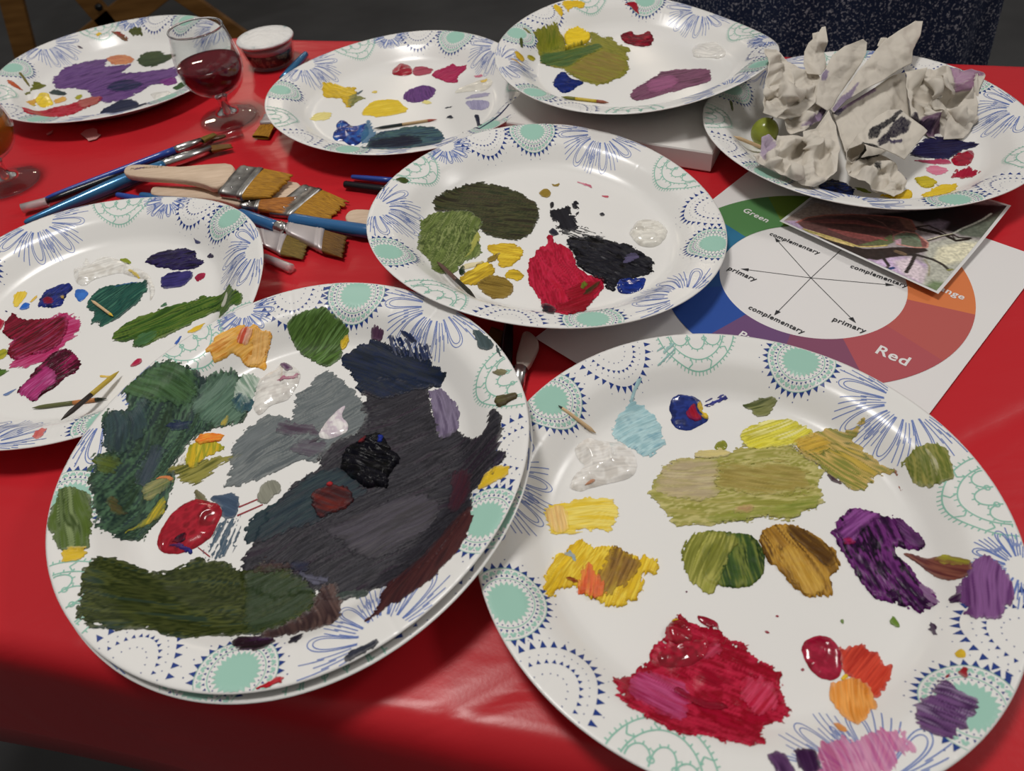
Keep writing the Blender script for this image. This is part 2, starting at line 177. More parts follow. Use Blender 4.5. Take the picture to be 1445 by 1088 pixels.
('smear','huge charcoal and violet mass','2c2a30 35343a 242328 3f3d42 302832',23,0.8,1.6,'smear',[262,562,354,449,316,371,361,296,314,200,254,159,165,124,92,25,107,-38,12,-80,-56,-127,-88,-190,-136,-270,-165,-341,-203,-408,-221,-477,-268,-540,-228,-673,-54,-763,149,-749,272,-844,306,-822,431,-813,537,-829,765,-762,833,-651,888,-555,964,-531,945,-408,1015,-386,1066,-314,1134,-268,1136,-232,1091,-214,1121,-115,1144,4,1103,112,1053,-5,1019,-39,944,-11,886,109,783,41,746,231,716,413,729,493,748,451,544,558]),
('smear','navy top','1f2530 1d2740 2b3038 262d45',-35,0.6,1.2,'over1',[174,752,182,811,226,832,295,868,367,880,413,863,492,815,604,736,718,675,746,604,822,528,823,481,792,451,748,451,652,441,546,417,440,407,354,449,287,502,271,604,224,670]),
('stroke','plum spike','4a3048 54384e',64,0.3,0.6,'smear',[367,880,377,904,376,938,424,928,461,891,436,851]),
('stroke','navy spike','1d2236 26304f',-47,0.3,0.5,'smear',[545,884,628,825,669,763,611,788]),
('smear','navy splatter strands','26355f 1d2a50',-72,0.2,2.2,'dry',[445,819,475,865,547,857,590,814,667,754,733,696,750,640,636,693,523,764]),
('smear','teal dark area','26323a 2d3c40 22303a',29,0.3,1.8,'over1',[-246,-285,-138,-226,-31,-142,41,-74,217,-45,323,-158,376,-247,245,-302,128,-388,-3,-398,-148,-447,-263,-430]),
('smear','smooth grey plum sweep','3d3a3e 45414a 4a464c',18,0.3,1.6,'over1',[131,-420,317,-379,503,-325,655,-285,786,-377,748,-502,601,-605,439,-635,310,-583,268,-505]),
('smear','reddish brown edge','3b2225 4a2a2a 3a2426',54,0.4,1.2,'over1',[887,-526,964,-531,923,-693,870,-780,784,-854,792,-869,692,-927,544,-991,432,-1042,470,-1009,516,-963,492,-886,531,-797,711,-697,738,-671]),
('smear','plum right edge','46262f 3c2630',-105,0.3,1.4,'over1',[847,-182,948,-225,945,-437,867,-507,814,-410]),
('blob','lumpy black dollop','0c0b10 16151c 08080c',-28,4.0,0.8,'wetlump',[217,-45,249,84,339,106,428,167,470,121,483,43,534,-3,555,-68,517,-110,489,-164,501,-235,423,-210,375,-224,323,-158,272,-114]),
('fleck','blue fleck in the black','24348a',-75,1.0,0.2,'over4',[432,58,435,115,466,109,457,60]),
('fleck','red fleck in the black','7a1a22',65,0.6,0.3,'over1',[320,72,338,112,369,114,346,67]),
('blob','dark red lumps','3a1a1c 56201e 6a241c',-27,1.6,0.9,'over1',[77,-250,82,-196,138,-172,175,-138,207,-172,256,-181,298,-222,312,-291,266,-327,200,-337,126,-367]),
('fleck','bright red fleck','a31820',-10,0.8,0.2,'over3',[153,-168,170,-140,196,-159,183,-179]),
('smear','lilac strokes','6a6076 7b7088 5b5068',-79,0.5,1.2,'over1',[717,427,771,443,833,370,883,273,900,179,881,98,813,48,778,42,756,215]),
('smear','yellow dab on the rim','cfae14 c4a010',14,0.6,0.9,'smear',[985,-430,1006,-366,1075,-318,1165,-340,1134,-399,1078,-414,1013,-435]),
('smear','dark violet dab','26222e 302a3a',40,0.4,0.6,'over1',[1054,-357,1078,-270,1118,-232,1141,-246,1128,-290,1084,-322,1071,-377]),
('smear','olive brown lump','5b5a35 4a4030 6d6a40',1,1.4,0.4,'thick',[1104,137,1127,172,1236,150,1238,117,1181,93,1130,80]),
('smear','slate leaf dab','3d4a4c 46565a',-77,0.5,0.6,'smear',[1016,711,1067,684,1123,610,1139,549,1096,518,1048,566,1032,635]),
('smear','slate tail','3d4a4c',-79,0.3,0.8,'smear',[1149,548,1171,514,1185,429,1152,466]),
('smear','olive dab','6a6548 7d7858',-33,0.5,0.6,'smear',[1113,352,1154,363,1201,332,1179,308,1140,317]),
('smear','long dark olive band','2e3518 3d4420 232c14 4a5026 2b3a2c',-8,0.8,1.8,'smear',[-991,-584,-958,-509,-901,-478,-827,-502,-722,-550,-634,-552,-552,-504,-469,-505,-324,-545,-271,-591,-153,-589,-26,-618,102,-723,163,-806,118,-881,13,-922,-80,-951,-182,-962,-321,-941,-399,-966,-491,-957,-558,-935,-659,-903,-717,-918,-767,-906,-823,-876,-861,-897,-909,-845,-951,-788,-937,-751,-973,-663]),
('smear','dull green end of the band','33402a 3a4733 2f3c28',14,0.3,2.0,'over1',[-225,-598,-26,-618,102,-723,159,-806,81,-894,-80,-939,-167,-951,-219,-757]),
('smear','brown violet strokes','4a3836 382a2c 5f4a45',-60,0.6,1.6,'smear',[13,-922,133,-865,167,-752,228,-725,286,-847,289,-986,187,-998,84,-1003,-84,-1003,-164,-1004]),
('smear','dusky brown strokes','4a3a38 3a2e30',-3,0.3,2.0,'over1',[-203,-591,-135,-552,8,-594,13,-643,-162,-626]),
('smear','black violet dab','1e121a 2a1824 3a2040',-1,0.6,0.8,'smear',[-208,-1011,-183,-962,-72,-992,16,-1024,-43,-1083,-135,-1074]),
('stroke','dark tail','26222e',21,0.3,0.5,'smear',[80,-1071,90,-1018,140,-1014,129,-1067]),
('smear','grey lilac patch','5d5d70 68687a',-20,0.3,1.6,'over1',[59,-650,153,-694,228,-725,139,-738,73,-700]),
('smear','navy dry strokes','20243a 2a2e44',-15,0.3,1.8,'over1',[4,-603,80,-586,105,-658,22,-639]),
('smear','slate green patch','3c4642 465048',13,0.4,1.2,'smear',[231,-772,431,-813,417,-844,306,-822,272,-844]),
('smear','slate dab on the rim','2a2c38 343846',23,0.6,0.7,'smear',[358,-1194,403,-1162,466,-1150,513,-1135,519,-1168,453,-1195,376,-1220]),
('smear','red dab on the rim','b01222 9c0f1e',20,0.6,0.6,'smear',[-42,-1272,11,-1258,55,-1241,90,-1239,83,-1265,53,-1278,-10,-1280]),
],
'LF':[
('smear','violet smear','221c36 2d2550 1a1628',3,1.0,1.0,'wetlump',[190,644,225,726,345,755,477,749,605,663,614,577,700,506,664,474,615,445,517,451,392,506,276,579]),
('smear','indigo smear','2c2858 3a3470 242050',2,0.8,0.7,'smear',[374,382,433,452,620,422,639,334,590,246,425,257]),
('fleck','violet speck','2a2440',-18,0.4,0.3,'smear',[704,563,744,579,785,507,741,526]),
('fleck','blue comma','2d3060',-48,0.4,0.2,'smear',[566,796,599,754,643,717,590,732]),
('blob','crimson drop','8f1436 a02048',2,1.0,0.2,'wet',[654,330,678,375,734,370,740,306,693,269]),
('blob','thick white stroke','d6d4ce dedcd6 ccc8c0',18,5.0,0.6,'wet',[-375,660,-346,677,-306,681,-314,802,-258,684,-206,763,-125,772,-23,709,84,622,241,500,308,399,376,239,364,126,327,271,264,410,121,485,21,548,-82,525,-169,499,-215,425,-300,481]),
('fleck','olive streak','7f8a22',-35,0.5,0.3,'over3',[-41,724,29,722,92,642,51,640]),
('fleck','yellow streak','c9ae30',-39,0.3,0.4,'over2',[91,545,110,551,216,438,188,438]),
('smear','teal green smear','1f4a42 28564a 1b3d38 3a6a58',48,1.0,1.0,'smear',[-139,214,-127,309,-70,388,36,398,232,376,267,399,311,255,281,242,279,145,207,67,136,-10,83,-54,50,-74,17,-4,-43,-19,-39,100,-107,150]),
('fleck','blue edge','2a56a0',5,0.4,0.4,'over1',[16,372,145,396,218,379,99,365]),
('smear','long leaf green smear','2e4a1a 3f6022 5a6f28 26401a',20,1.0,1.0,'smear',[166,-193,197,-94,296,-26,406,5,526,51,721,61,764,116,824,73,943,58,992,98,1051,-42,1172,-181,1173,-268,1071,-231,1068,-284,975,-256,949,-120,868,-100,749,-157,647,-220,553,-251,467,-318,408,-332,343,-295,346,-227,265,-254,196,-233]),
('smear','mossy lobe','3a5f38 477048',29,0.5,0.9,'over1',[341,-286,364,-197,488,-188,504,-258,408,-332]),
('stroke','pale streak across the green','c0beb0',95,0.3,0.3,'over2',[943,-95,967,-11,977,31,1015,-71,1012,-173]),
('smear','yellow dab','d6b41c dcc040',-91,0.5,0.8,'smear',[-746,350,-759,452,-674,459,-658,370,-686,292,-704,286]),
('blob','bright blue dab','2460b8 2c6ac4',14,0.7,0.3,'smear',[-665,269,-645,330,-591,310,-593,255,-646,253]),
('blob','bright blue dot','2a63b5 3470c0',-11,0.9,0.3,'wet',[-269,335,-277,406,-206,393,-154,334,-171,278,-201,245]),
('smear','navy smear','1d2350 25307a 1a2044',50,1.0,0.8,'wetlump',[-531,271,-527,384,-526,422,-423,482,-343,488,-295,399,-340,349,-330,232,-410,228]),
('fleck','red patch in the navy','7a1428',-11,0.4,0.4,'over1',[-514,343,-434,347,-394,263,-459,257]),
('fleck','yellow fleck','d2ae1c',34,0.6,0.3,'over1',[-377,336,-340,349,-335,290]),
('fleck','yellow trail','d2ae3c',56,0.3,0.4,'smear',[-605,332,-573,402,-562,386,-587,319]),
('smear','magenta halo','a8245a b54a78 9c1c50',31,0.3,2.0,'smear',[-502,-350,-516,-229,-627,-68,-358,108,-306,152,-201,113,-121,24,-114,-86,-204,-243,-295,-344,-412,-369]),
('blob','glossy dark crimson','6a0f22 4a0a1c 861530 3a0814',40,2.0,0.8,'over1',[-711,54,-716,144,-691,229,-622,143,-465,111,-380,94,-265,108,-219,44,-197,-69,-216,-206,-280,-245,-391,-255,-481,-287,-551,-238,-593,-161,-571,-79,-676,-5]),
('smear','dark plum smear','5a1030 3a0a1e 861848',48,1.2,0.9,'wetlump',[-322,-463,-305,-390,-251,-323,-223,-262,-129,-248,-72,-306,1,-384,16,-464,-1,-499,-64,-538,-97,-606,-158,-644,-195,-722,-253,-687,-258,-650,-353,-619,-369,-579,-322,-526]),
('smear','pink strokes','a83472 9a2a66 b5508a',47,0.4,1.2,'over1',[-358,-606,-307,-517,-259,-438,-216,-395,-127,-489,-106,-580,-158,-644,-204,-720,-253,-687]),
('stroke','blue tail','4a6aa0 6a80a8',21,0.3,0.4,'smear',[-461,-609,-431,-591,-382,-570,-394,-586,-428,-623]),
('blob','crimson dab','b01535 9a1030',13,0.8,0.4,'smear',[-819,191,-787,194,-741,158,-731,111,-739,60,-768,48]),
('smear','yellow green dab','a8a01c 6f7a20',31,0.6,0.6,'smear',[-688,-149,-624,-146,-586,-180,-600,-245,-649,-251]),
('smear','green dab','4a6a24 3a5520',12,0.6,0.6,'smear',[-616,-334,-512,-373,-536,-409,-568,-439]),
('fleck','yellow fleck','d2ae1c',27,0.4,0.5,'smear',[716,-251,771,-204,831,-184,825,-225,769,-262]),
('fleck','blue fleck','2a56a8',74,0.4,0.4,'smear',[645,-336,682,-269,681,-326,662,-355]),
('blob','crimson dab','b01f45 a01840',30,0.7,0.3,'smear',[371,-504,397,-436,439,-435,445,-484,403,-509]),
('fleck','yellow stroke','d2ae3c',-9,0.4,0.4,'smear',[160,-542,225,-560,299,-572,218,-579]),
('smear','faded red dab on the rim','c05a58 cc7068',99,0.3,0.9,'smear',[49,-1182,49,-1131,93,-1119,114,-1181,84,-1220]),
('fleck','green fleck','3a6a48',21,0.4,0.4,'smear',[452,59,487,106,512,54]),
('fleck','navy speck','2d3060',-35,0.3,0.3,'smear',[-805,283,-752,268,-751,244]),
],
'TL':[
('smear','yellow dab','d2ae1a b8981a dcbc30',-41,1.4,0.8,'thick',[-835,532,-762,568,-689,591,-628,517,-500,488,-506,410,-479,352,-501,176,-534,22,-600,169,-629,252,-722,296,-813,309]),
('smear','grey olive tail','6f7040 8a8a55',46,0.4,1.0,'over1',[-567,163,-512,332,-382,229,-466,145,-535,34]),
('fleck','slate tick','4a5a60',45,0.4,0.3,'smear',[-479,352,-417,443,-425,392,-465,310]),
('smear','smooth yellow oval','d6b71c d0b018 dcc034',15,0.6,0.7,'smear',[-404,-83,-347,74,-284,148,-129,144,-39,91,-4,-10,46,-89,30,-155,-66,-184,-226,-215,-335,-163,-389,-155]),
('smear','pale yellow stain','d9cc80 cfc070',28,0.3,0.9,'smear',[-901,-173,-863,-59,-782,-9,-702,-58,-704,-152,-753,-202,-860,-192]),
('blob','thick blue paint','14255f 1b3a8a 1d56a0',-73,3.0,0.4,'wet',[-649,-556,-648,-449,-621,-388,-639,-297,-603,-213,-548,-244,-499,-340,-445,-369,-394,-333,-348,-318,-327,-408,-310,-539,-357,-637,-412,-731,-483,-725,-541,-631,-612,-626]),
('smear','slate teal leaf','2a3a52 3a5562 47645f 202c3e',2,0.6,1.2,'smear',[-331,-1076,-311,-644,-253,-569,-163,-499,-7,-460,129,-450,265,-483,347,-560,386,-693,393,-1088,326,-1154,211,-1169,86,-1172,-154,-1144]),
('smear','blue wash','3a6a90 4a7a9a',49,0.2,1.4,'wash',[-388,-735,-364,-425,-332,-232,-279,-459,-234,-530,-309,-685]),
('smear','near black strokes','1a1a28 202434',2,0.4,1.2,'over1',[-329,-703,-158,-626,47,-618,161,-657,191,-745,152,-1147,-62,-1110,-256,-1072]),
('blob','glossy dark red blob','8f0a22 a0102a',-26,3.4,0.2,'wet',[-134,719,-125,849,-65,914,-28,928,54,886,89,766,78,664,-27,651]),
('smear','pinkish strokes','a84458 8f3a4a',11,0.5,0.9,'smear',[89,766,125,848,231,808,301,740,288,641,125,614,90,661]),
('smear','raspberry smear','a32850 93224a ac3058',40,1.0,0.8,'thick',[282,617,372,724,467,748,517,775,561,722,662,683,638,633,552,539,558,393,478,382,411,442,321,533]),
('smear','purple oval','55336a 643c78 4a2a5c',-82,0.6,0.6,'smear',[-13,158,24,297,126,375,228,391,323,301,316,195,270,84,182,29,61,37]),
('blob','cream white stroke','d5d1c5 dedace',25,2.4,0.5,'wet',[505,165,565,273,658,330,775,402,869,392,913,287,879,232,806,168,706,182,594,175]),
('fleck','yellow fleck','dbb52a',11,0.6,0.3,'over2',[784,356,855,366,852,335,793,320]),
('fleck','pink fleck','c06a80',-17,0.3,0.4,'smear',[724,503,817,473,826,444,744,459]),
('smear','lilac stroke','a39fb5 9a96b0',15,0.3,1.0,'smear',[600,34,703,112,860,133,855,66,732,38]),
('smear','lilac grey dab','8f8bab a09cb8',-88,0.4,0.6,'smear',[619,-15,751,-10,853,-48,841,-161,783,-221,665,-206,626,-109]),
('stroke','navy stroke','23263a',-83,0.5,0.4,'smear',[682,-310,735,-305,729,-416,754,-847,724,-836,698,-412]),
('fleck','navy speck','2a2e3a',15,0.3,0.5,'smear',[415,-329,464,-280,489,-335,457,-346]),
('fleck','navy speck','2a2e3a',15,0.3,0.5,'dry',[398,-122,475,-87,474,-122,419,-148]),
('stroke','navy line along the wall','2a3050',-77,0.3,0.2,'thin',[558,-624,722,-901,839,-760,929,-626,1020,-443,1029,-461,937,-657,842,-792,721,-932,560,-647]),
('fleck','yellow speck','d2b850',14,0.3,0.4,'smear',[-333,334,-306,372,-271,360,-280,306]),
('fleck','yellow speck','d9cc80',15,0.3,0.5,'smear',[182,17,226,68,286,0,225,-25]),
],
'NP':[
('smear','navy violet smear','1f1a3a 26254a 1a1630',1,0.9,1.0,'smear',[284,-287,410,-140,555,-51,743,-116,795,-183,890,-226,825,-262,688,-306,532,-417,363,-358]),
('blob','glossy red blob','8f0f2a a3142f',10,2.6,0.3,'wet',[545,-420,622,-351,780,-294,765,-377,647,-520,539,-514]),
('smear','pink crimson edge','a03050 b04a68',-23,0.4,0.6,'smear',[248,-363,390,-391,538,-405,532,-472,398,-461]),
('smear','pink dab','c9708a d08098',-11,0.5,0.6,'smear',[298,-508,379,-471,469,-541,407,-609,321,-618]),
('smear','red zigzag','96122f a01835',48,0.7,1.2,'smear',[427,-664,520,-577,583,-562,646,-547,631,-600,669,-625,602,-696,520,-683]),
('blob','olive yellow paint','b0a01f c0ac20',-11,1.6,0.6,'thick',[148,-635,240,-615,311,-693,252,-757,168,-765]),
('smear','yellow smear','cfae18 d6b828',7,1.2,0.8,'thick',[84,-882,229,-778,337,-749,431,-773,314,-882,208,-892]),
('smear','yellow edge','cfae18 c4a010',8,1.4,0.7,'thick',[-192,-793,-40,-810,35,-764,73,-796,-138,-1089,-113,-853]),
('smear','navy and blue dab','17244f 1a1a26 1d3580',-10,1.2,0.8,'wetlump',[-575,-587,-459,-518,-379,-558,-328,-668,-366,-761,-572,-946]),
('smear','olive dab','6f7a20 7f8a28',-44,0.4,0.6,'smear',[-318,-645,-252,-682,-219,-763,-307,-717]),
('stroke','olive streak on the rim','4f5a20',-93,0.4,0.3,'smear',[-916,658,-884,633,-921,498,-932,547]),
],
'FL':[
('smear','large purple smear','5a3a72 6b4a80 4a2f60',28,0.8,1.8,'smear',[-829,207,-817,396,-676,594,-468,639,-317,622,-339,423,-162,419,16,410,-46,284,-66,184,299,169,604,204,630,4,499,-165,381,-175,319,-293,161,-485,-40,-506,-191,-347,-322,-160,-538,-51,-674,-55,-786,98]),
('smear','plum strokes','6a2f70 7a3a80',-10,0.3,1.0,'over1',[452,-92,621,-27,672,-196,546,-238]),
('smear','navy patch in the purple','1f2440 262c4c',14,0.6,1.0,'over1',[-131,-136,-72,-17,105,11,293,-126,240,-278,-16,-274]),
('smear','dusty orange smear','b5674a c98a5a a85a44',-2,0.6,1.4,'smear',[-352,688,-199,725,-18,601,6,449,-150,434,-270,517]),
('smear','dark green smear','2a3a28 3f4a2c 32462e',11,0.6,1.4,'smear',[45,547,100,717,285,701,348,574,520,529,424,378,306,269,150,323]),
('smear','green dab near the rim','2f4a2a 3a5530',49,0.6,0.8,'smear',[639,-286,737,-144,798,-218,708,-361]),
('smear','navy smear','23263a 2c3048',28,0.6,1.2,'smear',[-57,-746,108,-506,242,-454,628,-972,526,-1109,300,-1182]),
('blob','white lumps','d2cfc8 dcdad4',16,1.8,0.8,'wet',[414,-374,662,-353,821,-866,492,-514]),
('smear','glossy red smear','9a1420 b03040 8a1a24',-1,1.2,1.2,'wetlump',[-818,-640,-736,-589,-550,-485,-358,-435,-331,-379,-111,-365,-75,-435,-222,-588,-329,-715,-571,-711,-556,-971,-668,-871]),
('smear','pink brown strokes','9a5048 a8605a',26,0.4,1.2,'over1',[-348,-468,-271,-329,-95,-368,-103,-492,-243,-614]),
('blob','bright yellow dollop','d9b80f e0c41c',-11,4.0,0.6,'wet',[-863,-290,-866,-118,-777,-115,-695,-272,-611,-412,-688,-472,-753,-448]),
('smear','olive hook','5f6220 6f7028',70,0.6,0.6,'smear',[-958,-265,-953,-74,-975,113,-840,75,-887,-5,-949,-87,-937,-236]),
('smear','yellow dab','b8a020 c98a3a',74,0.5,0.7,'smear',[-889,-390,-868,-235,-797,-439,-841,-445]),
('smear','peach and yellow dab','c98a3a d2a850',13,0.5,0.8,'smear',[-646,-328,-555,-238,-499,-343,-571,-420]),
('fleck','olive yellow dab','9a961f',40,0.5,0.6,'smear',[-432,-295,-361,-231,-341,-345,-387,-366]),
('smear','slate dab','303a3c 3c4a48',-11,0.5,0.9,'smear',[-771,-132,-723,-46,-544,-177,-555,-238]),
('smear','rust streak on the rim','b5522a a04a28',-21,0.4,0.6,'smear',[-1143,-95,-1077,-108,-996,-159,-1007,-206,-1077,-182]),
('stroke','olive streak','6a6430',-59,0.3,0.3,'smear',[-1096,105,-1079,133,-969,-30,-977,-61]),
('fleck','yellow dab on the rim','d2ae1c',28,0.4,0.4,'smear',[-509,1005,-467,1049,-436,1023,-476,973]),
('smear','olive dab on the rim','4a5020 3f4420',-69,0.5,0.8,'smear',[-131,1074,-47,1101,18,1080,30,995,-32,1017,-106,1012]),
('smear','red and olive dab on the rim','8c2a24 5a4a24',-34,0.5,0.9,'smear',[-337,1068,-214,1046,-143,964,-202,971,-277,1007]),
('fleck','plum dash','4a3a4c',-10,0.3,0.2,'smear',[-685,810,-653,813,-628,798,-661,785]),
],
'TC':[
('smear','olive yellow field','7a7a22 8a8430 6a6a20 858030',-53,0.7,1.6,'smear',[-861,656,-792,712,-639,835,-594,876,-588,786,-549,783,-556,666,-545,534,-307,613,-277,741,-290,845,-240,841,-145,694,-101,720,-51,609,-24,489,52,431,25,343,-20,305,-5,188,-31,103,-39,-8,-94,-128,-166,-218,-214,-228,-256,-259,-366,-324,-428,-260,-500,-202,-559,-104,-616,17,-641,111,-729,155,-813,241,-845,337,-830,421,-834,536,-833,619]),
('smear','streaky olive corner','5f6a16 77781f 6a7020',-93,0.3,2.0,'over1',[-856,658,-792,712,-640,825,-589,777,-557,728,-561,560,-705,502,-828,435,-836,555]),
('smear','dark green stroke','3f5a30 4c6638 36502a',18,0.6,1.0,'over1',[-843,354,-784,486,-651,470,-500,501,-349,533,-231,597,-192,476,-295,387,-432,307,-528,173,-620,128,-736,179,-822,253]),
('smear','brown olive area','857f2c 7a6a30 8a7438',-47,0.3,1.6,'over1',[-436,285,-222,415,-94,320,-32,148,-56,-27,-193,-212,-361,-296,-483,-206,-577,-36,-610,60,-519,171]),
('blob','thick yellow dollop','d9b90f e0c21c',12,5.0,0.3,'over1',[-552,729,-518,792,-450,846,-358,863,-279,787,-300,657,-380,585,-494,544,-560,493,-579,497,-536,598]),
('blob','thick navy paint','16235c 1c2f7a',-14,2.0,0.6,'wetlump',[-775,-176,-726,-42,-670,30,-626,9,-609,-134,-544,-191,-506,-241,-568,-287,-622,-353,-682,-396,-715,-379,-750,-302,-771,-258]),
('smear','yellow dab on the rim','d6b20f cfa80c',8,0.9,0.8,'smear',[-524,1120,-462,1166,-321,1165,-267,1119,-330,1040,-386,1068,-437,1061,-467,992,-480,1046]),
('smear','yellow dab on the rim','d6b20f c9a50c',-83,0.9,0.5,'smear',[-616,1073,-580,1121,-528,1061,-525,973,-543,918,-571,968]),
('smear','yellow dab','c9a418 b09018',-57,0.8,0.4,'smear',[-1091,247,-1049,256,-994,226,-1023,113,-1072,111]),
('smear','olive yellow dab','7f7a1a a89a1c',-7,0.8,0.4,'smear',[-963,304,-923,339,-878,332,-909,262,-960,252]),
('stroke','yellow streak','c99a2a',-30,0.3,0.4,'smear',[-1165,73,-1110,80,-1052,42,-1038,3,-1095,49]),
('stroke','dark green streak','3f4a18',-85,0.4,0.4,'smear',[-1016,491,-992,540,-981,474,-997,364,-1020,359]),
('fleck','olive fleck','6a6a20',-54,0.4,0.4,'smear',[-965,710,-920,682,-888,624,-917,619]),
('blob','lumpy crimson paint','8c0f28 5a0f20 a01830',-5,2.2,0.7,'wetlump',[14,710,88,786,150,795,154,695,243,717,323,811,339,743,328,583,274,471,185,437,110,474,23,569]),
('smear','crimson dab on the rim','9a1028 860c20',-66,0.6,0.5,'smear',[118,1094,184,1121,246,1126,265,1030,256,1013,274,972,216,1028,176,1076]),
('blob','thick white paint','d4d1cb dcd9d3',-30,8.0,0.4,'wetswirl',[654,341,733,463,820,441,896,390,936,204,918,94,827,50,771,94,618,116]),
('smear','mauve stroke','6a4058 7d5068 5a3a4a',19,0.5,1.2,'smear',[-123,-553,-76,-447,-1,-395,116,-301,256,-164,401,-157,682,-215,631,-377,601,-518,480,-559,277,-615,90,-658,-52,-692,-140,-688]),
('smear','rose sheen','8a4f72 96587c',8,0.3,1.6,'over1',[30,-404,136,-307,316,-280,344,-428,250,-553,49,-607]),  # pinker paint lying over the mauve stroke
],
}
